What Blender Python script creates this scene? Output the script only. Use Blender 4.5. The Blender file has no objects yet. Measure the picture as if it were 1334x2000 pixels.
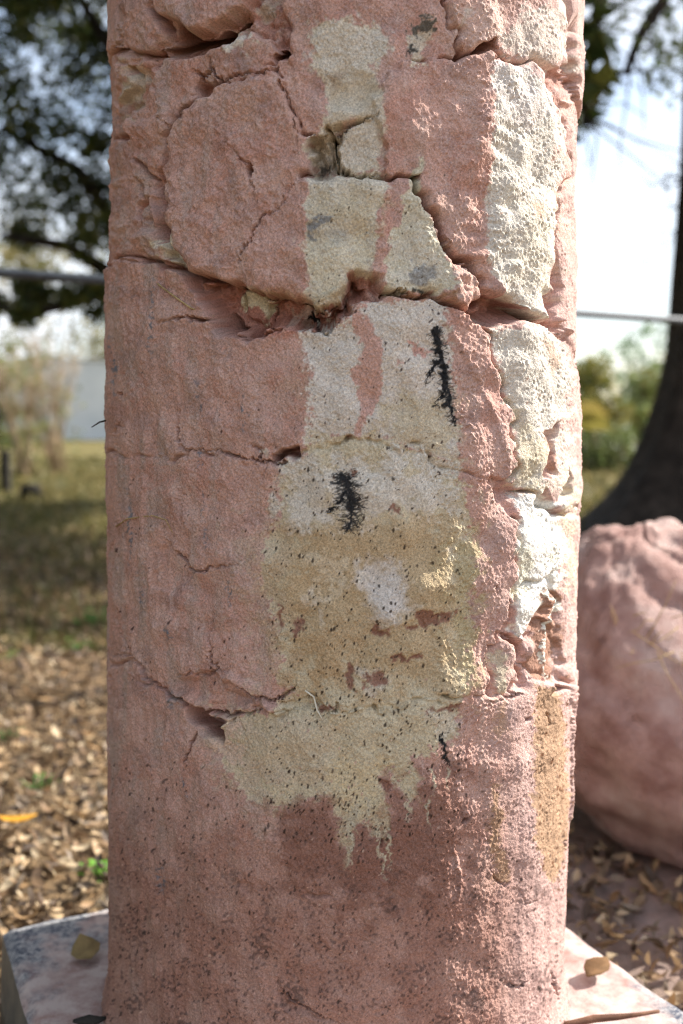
import bpy, math, random
import numpy as np
from mathutils import Vector, Matrix, noise as mnoise

random.seed(7)
rng = np.random.default_rng(11)
S = bpy.context.scene
COL = S.collection

# ------------------------------------------------------------------ camera
F_PX, PITCH, CXP, CYP = 1944.0, math.radians(5.0), 667.0, 1000.0      # photo pixels (1334 x 2000)
CAM = np.array([-0.003, -1.3, 0.75])
FW = np.array([0, math.cos(PITCH), -math.sin(PITCH)])
UP = np.array([0, math.sin(PITCH), math.cos(PITCH)])
cam_d = bpy.data.cameras.new("camera")
cam = bpy.data.objects.new("camera", cam_d); COL.objects.link(cam)
cam.location = CAM
cam.rotation_euler = (math.radians(90) - PITCH, 0, 0)
cam_d.sensor_fit = 'VERTICAL'; cam_d.sensor_height = 36.0; cam_d.lens = 36.0 * F_PX / 2000.0
cam_d.clip_start = 0.02; cam_d.clip_end = 2000
cam_d.dof.use_dof = True
cam_d.dof.focus_distance = 1.03
cam_d.dof.aperture_fstop = 3.0
cam_d.dof.aperture_blades = 9
S.camera = cam
S.render.resolution_x, S.render.resolution_y = 683, 1024

# ------------------------------------------------------------------ light
SUN_AZ, SUN_EL = math.radians(68.0), math.radians(38.0)      # azimuth from +Y towards +X: right and a little behind
SUN = np.array([math.sin(SUN_AZ) * math.cos(SUN_EL), math.cos(SUN_AZ) * math.cos(SUN_EL), math.sin(SUN_EL)])
W = bpy.data.worlds.new("World"); S.world = W; W.use_nodes = True
nt = W.node_tree; nt.nodes.clear()
out = nt.nodes.new('ShaderNodeOutputWorld'); bg = nt.nodes.new('ShaderNodeBackground')
sky = nt.nodes.new('ShaderNodeTexSky'); sky.sky_type = 'NISHITA'; sky.sun_disc = False
sky.sun_elevation = SUN_EL; sky.sun_rotation = SUN_AZ
sky.air_density = 1.0; sky.dust_density = 2.0; sky.ozone_density = 1.0
tc = nt.nodes.new('ShaderNodeTexCoord')
cn = nt.nodes.new('ShaderNodeTexNoise'); cn.inputs['Scale'].default_value = 2.6; cn.inputs['Detail'].default_value = 6
cmap = nt.nodes.new('ShaderNodeMapping'); cmap.inputs['Scale'].default_value = (1, 1, 1.8)
cr = nt.nodes.new('ShaderNodeMapRange'); cr.inputs['From Min'].default_value = 0.40; cr.inputs['From Max'].default_value = 0.66
cm = nt.nodes.new('ShaderNodeMix'); cm.data_type = 'RGBA'
cm.inputs['B'].default_value = (5.0, 5.2, 5.5, 1)
nt.links.new(tc.outputs['Generated'], cmap.inputs['Vector']); nt.links.new(cmap.outputs[0], cn.inputs['Vector'])
nt.links.new(cn.outputs['Fac'], cr.inputs['Value']); nt.links.new(cr.outputs[0], cm.inputs['Factor'])
nt.links.new(sky.outputs[0], cm.inputs['A']); nt.links.new(cm.outputs['Result'], bg.inputs['Color'])
bg.inputs['Strength'].default_value = 0.10
nt.links.new(bg.outputs[0], out.inputs[0])
sl = bpy.data.lights.new("sun", 'SUN'); sl.energy = 3.7; sl.angle = math.radians(0.6); sl.color = (1.0, 0.95, 0.88)
so = bpy.data.objects.new("sun", sl); COL.objects.link(so)
so.rotation_euler = Vector(-SUN).to_track_quat('-Z', 'Y').to_euler()
S.view_settings.view_transform = 'Standard'; S.view_settings.look = 'None'
S.view_settings.exposure = 1.42; S.view_settings.gamma = 1.0
S.cycles.use_denoising = True; S.cycles.denoising_prefilter = 'FAST'
S.cycles.filter_width = 1.0
S.cycles.max_bounces = 6; S.cycles.diffuse_bounces = 4; S.cycles.transparent_max_bounces = 4
S.cycles.sample_clamp_indirect = 6.0

# ------------------------------------------------------------------ helpers
def ray(x, y):
    return FW + np.array([(x - CXP) / F_PX, 0, 0]) - UP * (y - CYP) / F_PX
def on_z(x, y, z):
    d = ray(x, y); return CAM + d * (z - CAM[2]) / d[2]
def on_y(x, y, Y):
    d = ray(x, y); return CAM + d * (Y - CAM[1]) / d[1]
def lin(c):
    c = np.asarray(c, np.float32) / 255.0
    return np.where(c <= 0.04045, c / 12.92, ((c + 0.055) / 1.055) ** 2.4).astype(np.float32)
def lin4(c): return (*[float(v) for v in lin(c)], 1.0)
def tag(o, label=None, cat=None, group=None, kind=None):
    if label: o['label'] = label
    if cat: o['category'] = cat
    if group: o['group'] = group
    if kind: o['kind'] = kind
    return o
def mesh_obj(name, verts, faces, mat=None, parent=None, smooth=True, cols=None, normals=None):
    verts = np.asarray(verts, np.float32); faces = np.asarray(faces, np.int32)
    me = bpy.data.meshes.new(name)
    n, k = faces.shape
    me.vertices.add(len(verts)); me.vertices.foreach_set('co', verts.ravel())
    me.loops.add(n * k); me.loops.foreach_set('vertex_index', faces.ravel())
    me.polygons.add(n); me.polygons.foreach_set('loop_start', np.arange(0, n * k, k, dtype=np.int32))
    me.update(calc_edges=True)
    me.polygons.foreach_set('use_smooth', np.full(n, smooth, bool))
    if cols is not None:
        a = me.color_attributes.new('paint', 'FLOAT_COLOR', 'POINT')
        c4 = np.ones((len(verts), 4), np.float32); c4[:, :3] = cols
        a.data.foreach_set('color', c4.ravel())
    if mat: me.materials.append(mat)
    if normals is not None:
        me.normals_split_custom_set_from_vertices(normals)
    me.update()
    o = bpy.data.objects.new(name, me); COL.objects.link(o)
    if parent: o.parent = parent
    return o
def poly_mesh(name, verts, faces, mat=None, parent=None, smooth=False):
    me = bpy.data.meshes.new(name); me.from_pydata([tuple(v) for v in verts], [], faces); me.update()
    me.polygons.foreach_set('use_smooth', [smooth] * len(me.polygons))
    if mat: me.materials.append(mat)
    o = bpy.data.objects.new(name, me); COL.objects.link(o)
    if parent: o.parent = parent
    return o
def empty(name, loc=(0, 0, 0)):
    o = bpy.data.objects.new(name, None); o.location = loc; COL.objects.link(o); o.empty_display_size = 0.1
    return o
def tube(points, radii, seg=8, jit=0.0):
    """verts, quad faces of a tapered tube along points, ends closed to a point"""
    P = [Vector(p) for p in points]; vs = []; fs = []
    n = len(P)
    for i, p in enumerate(P):
        t = (P[min(i + 1, n - 1)] - P[max(i - 1, 0)]).normalized()
        a = t.orthogonal().normalized() if i == 0 else (a - t * a.dot(t)).normalized()
        b = t.cross(a)
        for k in range(seg):
            an = 2 * math.pi * k / seg
            r = radii[i] * (1 + jit * random.uniform(-1, 1))
            vs.append(p + (a * math.cos(an) + b * math.sin(an)) * r)
    for i in range(n - 1):
        for k in range(seg):
            k2 = (k + 1) % seg
            fs.append((i * seg + k, i * seg + k2, (i + 1) * seg + k2, (i + 1) * seg + k))
    b0 = len(vs); vs.append(P[0]); vs.append(P[-1])
    for k in range(seg):
        k2 = (k + 1) % seg
        fs.append((k2, k, b0, b0)); fs.append(((n - 1) * seg + k, (n - 1) * seg + k2, b0 + 1, b0 + 1))
    return np.array([tuple(v) for v in vs], np.float32), fs
def tubes_obj(name, tubes, mat, parent=None):
    V = []; Fc = []; off = 0
    for v, f in tubes:
        V.append(v); Fc += [tuple(dict.fromkeys(i + off for i in q)) for q in f]; off += len(v)
    return poly_mesh(name, np.concatenate(V), Fc, mat, parent, True)

# ------------------------------------------------------------------ materials
def new_mat(name):
    m = bpy.data.materials.new(name); m.use_nodes = True
    t = m.node_tree; b = t.nodes['Principled BSDF']
    b.inputs['Roughness'].default_value = 0.9; b.inputs['Specular IOR Level'].default_value = 0.2
    return m, t, b
def node(t, kind, **kw):
    n = t.nodes.new(kind)
    for k, v in kw.items():
        if k in n.inputs: n.inputs[k].default_value = v
        else: setattr(n, k, v)
    return n
def mottled(name, c1, c2, scale, bump=0.3, bscale=60, rough=0.9, c3=None, coord='Object', dist=0.01):
    m, t, b = new_mat(name); b.inputs['Roughness'].default_value = rough
    tcn = node(t, 'ShaderNodeTexCoord')
    n1 = node(t, 'ShaderNodeTexNoise', Scale=scale, Detail=8.0, Roughness=0.65)
    r = node(t, 'ShaderNodeValToRGB')
    r.color_ramp.elements[0].position = 0.35; r.color_ramp.elements[1].position = 0.65
    r.color_ramp.elements[0].color = lin4(c1); r.color_ramp.elements[1].color = lin4(c2)
    if c3:
        e = r.color_ramp.elements.new(0.5); e.color = lin4(c3)
    n2 = node(t, 'ShaderNodeTexNoise', Scale=bscale, Detail=6.0, Roughness=0.7)
    bp = node(t, 'ShaderNodeBump', Strength=bump, Distance=dist)
    t.links.new(tcn.outputs[coord], n1.inputs['Vector']); t.links.new(tcn.outputs[coord], n2.inputs['Vector'])
    t.links.new(n1.outputs['Fac'], r.inputs['Fac']); t.links.new(r.outputs['Color'], b.inputs['Base Color'])
    t.links.new(n2.outputs['Fac'], bp.inputs['Height']); t.links.new(bp.outputs[0], b.inputs['Normal'])
    return m
def leaf_mat(name, attr=True, col=(70, 90, 40), trans=0.35, rough=0.55):
    m, t, b = new_mat(name); b.inputs['Roughness'].default_value = rough; b.inputs['Specular IOR Level'].default_value = 0.35
    tr = node(t, 'ShaderNodeBsdfTranslucent'); mx = node(t, 'ShaderNodeMixShader', Fac=trans)
    o = t.nodes['Material Output']
    if attr:
        a = node(t, 'ShaderNodeVertexColor', layer_name='paint')
        t.links.new(a.outputs[0], b.inputs['Base Color']); t.links.new(a.outputs[0], tr.inputs['Color'])
    else:
        b.inputs['Base Color'].default_value = lin4(col); tr.inputs['Color'].default_value = lin4(col)
    t.links.new(b.outputs[0], mx.inputs[1]); t.links.new(tr.outputs[0], mx.inputs[2]); t.links.new(mx.outputs[0], o.inputs[0])
    return m

M_paint, t, b = new_mat('painted_plaster')
b.inputs['Roughness'].default_value = 0.93; b.inputs['Specular IOR Level'].default_value = 0.12
a = node(t, 'ShaderNodeVertexColor', layer_name='paint')
tcn = node(t, 'ShaderNodeTexCoord')
n1 = node(t, 'ShaderNodeTexNoise', Scale=520.0, Detail=3.0, Roughness=0.6)
mr = node(t, 'ShaderNodeMapRange'); mr.inputs['From Min'].default_value = 0.3; mr.inputs['From Max'].default_value = 0.7
mr.inputs['To Min'].default_value = 0.74; mr.inputs['To Max'].default_value = 1.2
mul = node(t, 'ShaderNodeMix', data_type='RGBA', blend_type='MULTIPLY'); mul.inputs['Factor'].default_value = 1.0
n2 = node(t, 'ShaderNodeTexNoise', Scale=700.0, Detail=2.0, Roughness=0.6)
bp = node(t, 'ShaderNodeBump', Strength=0.8, Distance=0.0016)
t.links.new(tcn.outputs['Object'], n1.inputs['Vector']); t.links.new(tcn.outputs['Object'], n2.inputs['Vector'])
t.links.new(n1.outputs['Fac'], mr.inputs['Value']); t.links.new(a.outputs[0], mul.inputs['A']); t.links.new(mr.outputs[0], mul.inputs['B'])
t.links.new(mul.outputs['Result'], b.inputs['Base Color']); t.links.new(n2.outputs['Fac'], bp.inputs['Height']); t.links.new(bp.outputs[0], b.inputs['Normal'])

# ================================================================== THE COLUMN: relief and paint on a chart in photo pixels
X0, X1, Y0, Y1 = -70, 1410, -110, 2310
NX, NY = X1 - X0, Y1 - Y0
GX, GY = np.meshgrid(np.arange(X0, X1, dtype=np.float32), np.arange(Y0, Y1, dtype=np.float32))
_fy = np.fft.fftfreq(NY)[:, None]; _fx = np.fft.rfftfreq(NX)[None, :]
def fnoise(seed, wl, width=0.5, ax=1.0, ay=1.0, pink=None):
    """band noise, unit variance: features about wl pixels across (ax, ay stretch them); pink=(short,long): 1/f between"""
    r = np.random.default_rng(seed).standard_normal((NY, NX)).astype(np.float32)
    f = np.sqrt((_fx * ax) ** 2 + (_fy * ay) ** 2) + 1e-9
    if pink:
        flt = np.where((f > 1.0 / pink[1]) & (f < 1.0 / pink[0]), f ** (-wl), 0)
    else:
        flt = np.exp(-(np.log(f * wl * 1.6) / width) ** 2)
    n = np.fft.irfft2(np.fft.rfft2(r) * flt, s=(NY, NX)).astype(np.float32)
    return n / n.std()
def ss(x, a, b):
    u = np.clip((x - a) / (b - a), 0, 1); return u * u * (3 - 2 * u)
WX = GX + 3.0 * fnoise(1, 1.3, pink=(5, 70)); WY = GY + 3.0 * fnoise(2, 1.3, pink=(5, 70))        # ragged edges
QX = GX + 5.0 * fnoise(3, 1.6, pink=(6, 120)); QY = GY + 5.0 * fnoise(4, 1.6, pink=(6, 120))
SX = GX + 6.0 * fnoise(5, 1.5, pink=(26, 150)); SY = GY + 6.0 * fnoise(6, 1.5, pink=(26, 150))       # worn, rounded outlines
CX_ = GX + 2.0 * fnoise(7, 1.1, pink=(5, 50)); CY_ = GY + 2.0 * fnoise(8, 1.1, pink=(5, 50))
WARP = {'q': (QX, QY), 'w': (WX, WY), 's': (SX, SY), 'c': (CX_, CY_), None: (GX, GY)}
def win(xs, ys, m):
    x0 = int(max(min(xs) - m - X0, 0)); x1 = int(min(max(xs) + m - X0 + 1, NX))
    y0 = int(max(min(ys) - m - Y0, 0)); y1 = int(min(max(ys) + m - Y0 + 1, NY))
    return (slice(y0, y1), slice(x0, x1))
def sdf(pts, margin=40, warp='q'):
    """signed distance (positive inside) to a polygon, in a window"""
    p = np.array(pts, np.float32); w = win(p[:, 0], p[:, 1], margin + 12)
    x, y = WARP[warp][0][w], WARP[warp][1][w]
    d2 = np.full(x.shape, 1e12, np.float32); ins = np.zeros(x.shape, bool)
    for i in range(len(p)):
        ax, ay = p[i]; bx, by = p[(i + 1) % len(p)]
        ex, ey = bx - ax, by - ay
        tt = np.clip(((x - ax) * ex + (y - ay) * ey) / (ex * ex + ey * ey + 1e-9), 0, 1)
        d2 = np.minimum(d2, (x - ax - tt * ex) ** 2 + (y - ay - tt * ey) ** 2)
        if ay != by:
            c = ((ay > y) != (by > y)) & (x < (y - ay) * ex / ey + ax); ins ^= c
    return w, np.where(ins, 1, -1) * np.sqrt(d2)
def line(pts, margin=30, warp='w'):
    """pts (x, y, width, value): distance/width ratio and interpolated value along a polyline"""
    p = np.array(pts, np.float32); w = win(p[:, 0], p[:, 1], margin)
    x, y = WARP[warp][0][w], WARP[warp][1][w]
    best = np.full(x.shape, 1e9, np.float32); val = np.zeros(x.shape, np.float32)
    for i in range(len(p) - 1):
        ax, ay, aw, av = p[i]; bx, by, bw, bv = p[i + 1]
        ex, ey = bx - ax, by - ay
        tt = np.clip(((x - ax) * ex + (y - ay) * ey) / (ex * ex + ey * ey + 1e-9), 0, 1)
        d = np.sqrt((x - ax - tt * ex) ** 2 + (y - ay - tt * ey) ** 2) / (aw + tt * (bw - aw))
        k = d < best; best = np.where(k, d, best); val = np.where(k, av + tt * (bv - av), val)
    return w, best, val

# ---- blocks: name, outline, stand-off mm, edge radius px, edge drop mm
L, R_ = -70, 1410
BLOCKS = [
 ('small_stone', [(660,268),(690,240),(738,222),(750,260),(752,338),(705,346),(668,338),(655,305)], -1, 14, 9),
 ('small_stone', [(436,602),(446,574),(470,566),(520,588),(516,604),(494,640),(452,622)], -14, 12, 8),
 ('small_stone', [(1052,1222),(1075,1210),(1090,1250),(1088,1318),(1050,1325),(1030,1290)], -5, 16, 7),
 ('small_stone', [(1003,1240),(992,1228),(1012,1168),(1030,1140),(1075,1125),(1080,1165),(1040,1222),(1018,1250)], 0, 12, 9),
 ('small_stone', [(962,1238),(1000,1252),(1012,1275),(1006,1320),(985,1366),(955,1362),(950,1290)], 2, 14, 6),
 ('stone_block', [(325,345),(345,240),(375,200),(430,166),(470,148),(540,142),(556,178),(566,215),(590,258),(618,270),(600,345),(690,344),(752,346),(795,350),(818,392),(850,440),(872,492),(905,528),(938,562),(932,592),(905,612),(872,580),(740,574),(718,548),(692,530),(668,594),(612,608),(598,588),(560,582),(500,572),(480,556),(440,556),(405,545),(368,530),(345,485),(326,440)], 7, 20, 13),
 ('stone_block', [(752,140),(800,128),(870,118),(930,112),(965,108),(1035,122),(1085,180),(1104,260),(1098,360),(1082,470),(1076,560),(1068,622),(1030,614),(985,588),(945,560),(925,530),(895,500),(862,440),(832,392),(800,345),(754,340),(742,240),(738,180)], 6, 22, 10),
 ('stone_block', [(1104,190),(1130,200),(R_,210),(R_,690),(1120,690),(1096,640),(1086,560),(1088,470),(1104,360),(1108,260)], 0, 14, 5),
 ('stone_block', [(884,Y0),(1104,Y0),(1106,60),(1112,150),(1060,128),(965,104),(905,108),(884,70),(878,20)], 5, 20, 9),
 ('stone_block', [(1110,Y0),(R_,Y0),(R_,200),(1130,196),(1116,150),(1110,60)], 7, 12, 14),
 ('stone_block', [(546,Y0),(876,Y0),(876,20),(890,108),(800,124),(748,138),(738,220),(690,238),(655,266),(612,264),(580,236),(562,195),(552,140),(560,90)], 1, 16, 7),
 ('stone_block', [(318,Y0),(500,Y0),(482,24),(446,44),(398,54),(372,64),(350,48),(322,40),(300,10)], 10, 14, 10),
 ('stone_block', [(248,Y0),(314,Y0),(298,20),(318,50),(316,72),(290,88),(252,94),(244,60)], 3, 12, 12),
 ('stone_block', [(L,Y0),(240,Y0),(238,90),(216,100),(L,110)], 2, 12, 10),
 ('stone_block', [(L,112),(214,105),(250,96),(300,100),(276,170),(240,230),(222,270),(L,300)], -3, 14, 10),
 ('stone_block', [(318,112),(380,108),(440,90),(480,60),(540,70),(545,138),(470,144),(425,160),(400,150),(372,190),(345,228),(325,265),(318,330),(300,350),(270,310),(245,290),(262,220),(295,160)], 0, 16, 6),
 ('stone_block', [(L,305),(222,275),(262,300),(290,350),(298,420),(322,480),(345,505),(300,508),(230,512),(L,520)], -1, 16, 7),
 ('stone_block', [(L,524),(225,516),(300,512),(352,532),(405,600),(425,640),(490,664),(560,642),(600,642),(642,652),(680,618),(704,590),(760,580),(850,584),(905,614),(932,640),(962,690),(978,740),(1000,830),(1004,900),(985,945),(950,946),(886,914),(800,872),(750,862),(650,862),(600,872),(592,890),(545,904),(470,892),(372,880),(290,885),(L,890)], 5, 14, 2),
 ('stone_block', [(936,640),(990,628),(1062,628),(1092,668),(1112,720),(R_,720),(R_,1004),(1108,1000),(1065,1000),(1046,960),(1005,950),(1008,850),(985,740),(965,690)], 4, 16, 4),
 ('stone_block', [(L,894),(300,889),(372,884),(470,896),(545,908),(596,893),(604,875),(700,866),(800,876),(886,918),(950,950),(985,985),(1000,1080),(995,1150),(985,1200),(975,1240),(950,1262),(945,1350),(900,1362),(800,1372),(660,1384),(590,1360),(510,1366),(505,1386),(450,1396),(400,1390),(340,1366),(280,1318),(250,1286),(L,1282)], 5, 14, 2),
 ('stone_block', [(1004,955),(1045,965),(1062,1004),(R_,1008),(R_,1330),(1100,1330),(1092,1240),(1078,1170),(1084,1120),(1032,1136),(1008,1166),(1000,1090)], 3, 14, 4),
 ('stone_drum', [(L,1288),(248,1290),(280,1324),(340,1370),(372,1384),(392,1428),(432,1436),(445,1400),(510,1390),(660,1390),(800,1378),(945,1356),(990,1372),(1030,1330),(1100,1336),(R_,1336),(R_,Y1),(L,Y1)], 5, 14, 2),
]
H = np.where((GY > 665) & ((GX < 950) | (GY > 1400)), 2.0, np.where(GY > 665, -6.0, -15.0)).astype(np.float32)     # mortar floor, mm: deep between the upper stones, flush lower down
LAB = np.full((NY, NX), -1, np.int16)
DM = np.ones((NY, NX), np.float32)                               # where the coat bridges a joint the stones' arrises vanish
for pts in ([(425,105),(640,105),(640,290),(560,300),(520,190),(425,190)], [(705,110),(865,100),(865,165),(780,180),(775,352),(720,340)]):
    w, d = sdf(pts, 30, 's'); DM[w] = np.minimum(DM[w], 1 - .82 * ss(d, -22, 14))
H = 2.0 + (H - 2.0) * DM
for bi, (nm, pts, base, er, drop) in enumerate(BLOCKS):
    w, d = sdf(pts, 4, 's')
    m = (d > 0) & (LAB[w] < 0)
    edge = np.sqrt(np.clip(1 - (1 - np.clip(d / er, 0, 1)) ** 2, 0, 1))
    H[w] = np.where(m, base - drop * (1 - edge) * DM[w], H[w]); LAB[w] = np.where(m, bi, LAB[w])
GR = [(1.8 * fnoise(21, 170, 0.6) + 1.2 * fnoise(22, 60, 0.5), (1 - .45 * ss(GY, 1400, 1600)) * (1 - .5 * ss(np.abs(GX - 671), 340, 430)))]      # relief laid out along the arc of the shaft, with its mask
mort = (LAB < 0)
H += np.where(mort, 3.0 * fnoise(23, 34, 0.5) + 1.2 * fnoise(24, 16, 0.5), 0)

HC = np.zeros((NY, NX), np.float32)                                # cracks, kept sharp
def carve(pts, warp='c', soft=1.0):
    w, d, v = line(pts, 40, warp)
    HC[w] = np.where(v > 0, np.maximum(HC[w], (.55 + .75 * ss(v, 4, 11)) * v * np.clip(1 - d * d / .7, 0, 1) ** soft), np.minimum(HC[w], v * np.clip(1 - d * d, 0, 1)) if v.min() < 0 else HC[w])
DZ = np.zeros((NY, NX), np.float32)                                # upward undercut of a cavity, mm
def pit(pts, depth, edge=10, uc=0.0, warp='s'):
    w, d = sdf(pts, 12, warp); k = depth * ss(d, 0, edge); H[w] -= k; DZ[w] += uc * k
def lump(x, y, rx, ry, h, rot=0.0, warp='w'):
    r = max(rx, ry); w = win([x], [y], r + 14); dx, dy = SX[w] - x, SY[w] - y
    c, s = math.cos(rot), math.sin(rot)
    q = ((dx * c + dy * s) / rx) ** 2 + ((-dx * s + dy * c) / ry) ** 2
    H[w] += h * np.sqrt(np.clip(1 - q, 0, 1))
# recesses between the courses
pit([(372,545),(405,548),(440,560),(480,574),(560,584),(600,592),(612,610),(668,596),(690,545),(712,568),(696,594),(640,650),(560,642),(490,660),(430,650),(402,605)], 24, 10, .3)
pit([(880,600),(905,612),(936,590),(942,566),(985,588),(1066,624),(1000,628),(932,636),(905,616)], 26, 9, .4)
pit([(326,62),(345,50),(366,62),(376,74),(400,62),(442,54),(474,44),(462,72),(440,90),(418,100),(380,108),(335,108),(320,94)], 78, 7, .45)
pit([(250,96),(282,92),(318,78),(322,96),(300,104),(262,108)], 18, 8, .5)
pit([(224,82),(248,86),(256,104),(250,116),(228,106)], 44, 6, .5)
pit([(236,235),(262,215),(276,150),(262,140),(246,170),(232,205)], 13, 7, .2)
pit([(222,262),(236,250),(244,290),(228,300)], 22, 6)
pit([(252,138),(270,132),(272,150),(256,156)], 24, 5, .3)
pit([(390,140),(400,138),(402,150),(392,152)], 20, 4, .3)
pit([(298,355),(322,345),(326,450),(312,462),(304,440),(312,400)], 26, 7)
pit([(272,382),(286,378),(288,410),(276,440),(264,420)], 16, 7)
pit([(545,90),(555,87),(553,118),(548,137),(541,132)], 34, 3, .35)
pit([(603,300),(612,272),(648,258),(658,268),(656,300),(664,336),(640,346),(604,346)], 18, 8, .5)
pit([(790,345),(806,334),(811,348),(800,364),(793,360)], 30, 4, .3)
pit([(810,382),(822,384),(826,400),(820,405),(812,394)], 18, 3)
pit([(880,500),(905,505),(935,530),(945,550),(930,562),(905,530)], 8, 8)
pit([(930,104),(945,93),(968,84),(975,98),(962,108),(944,112)], 28, 5, .5)
pit([(1076,488),(1090,480),(1098,540),(1100,600),(1090,640),(1078,622),(1080,560)], 20, 7)
pit([(1050,852),(1062,838),(1096,824),(1079,850),(1072,902),(1076,930),(1066,928),(1060,882)], 20, 6)
pit([(1078,952),(1108,908),(1100,974),(1080,980)], 18, 6)
pit([(1053,975),(1064,948),(1070,975),(1078,1000),(1070,1010),(1056,1000)], 16, 5)
pit([(541,886),(562,880),(586,872),(597,893),(570,900),(546,906)], 34, 6)
pit([(364,1376),(400,1386),(442,1394),(436,1440),(412,1430),(384,1414)], 38, 7, -.2)
pit([(330,1318),(400,1300),(436,1304),(470,1340),(506,1364),(508,1384),(450,1394),(395,1386),(350,1362)], 9, 22)
pit([(985,1238),(1003,1244),(1030,1258),(1020,1300),(1030,1320),(1012,1330),(1004,1300),(1012,1272)], 20, 6)
pit([(1072,1338),(1086,1335),(1090,1355),(1074,1358)], 18, 4)
pit([(1016,1398),(1028,1395),(1030,1404),(1020,1408)], 16, 4)
pit([(896,1586),(906,1583),(908,1598),(900,1602)], 12, 4)
pit([(742,1636),(752,1634),(752,1650),(744,1652)], 6, 4)
pit([(600,345),(600,300),(622,282),(640,300),(650,340)], 5, 8)
pit([(640,150),(690,130),(735,150),(738,200),(700,228),(650,240),(634,200)], 7, 26)        # cream hollow
pit([(320,1045),(332,1050),(352,1076),(372,1108),(378,1118),(350,1160),(310,1140),(312,1080)], 3.5, 5)
pit([(690,530),(718,550),(715,566),(690,560),(668,592),(650,592),(672,560)], 8, 10)
pit([(452,1724),(480,1712),(500,1722),(498,1742),(470,1736)], 4, 10)
pit([(575,1750),(620,1740),(665,1738),(670,1745),(620,1754)], 4, 6)
pit([(520,1905),(545,1910),(580,1950),(625,1972),(690,1990),(640,1998),(560,1975)], 4, 14)
# rubble inside the recesses
for a_ in [(475,600,34,26,8),(560,612,38,18,6),(520,632,26,14,5),(640,612,20,22,5),(410,585,16,22,6),(985,606,44,12,9),(625,318,22,24,9),(622,282,14,12,7),
           (298,400,9,42,9),(286,470,26,20,8),(300,372,14,14,6),(262,250,10,22,8),(243,160,18,26,7),(300,250,30,34,5,0.4),(285,130,14,20,6),(303,140,10,12,6),
           (345,100,3.5,9,26),(368,96,8,11,24),(312,88,16,12,10),(905,520,16,10,6),(925,548,12,10,6),(1090,560,8,20,8),(1096,606,7,9,14),(1100,655,14,14,9),
           (1040,1275,16,24,8),(1032,1306,8,8,6),(1022,1325,12,8,6),(470,1340,44,26,6,0.4),(520,1376,30,12,4),(630,1374,40,7,3),
           (895,572,30,24,5,0.5),(640,590,34,18,5,-0.4),(1062,610,22,16,4),(575,885,14,10,4),(1085,990,10,7,5)]:
    lump(*a_)
for k in range(60):                                                # crumbs of mortar along the left flank
    lump(random.uniform(215, 330), random.uniform(90, 500), random.uniform(5, 14), random.uniform(5, 14), random.uniform(1, 4))
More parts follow.
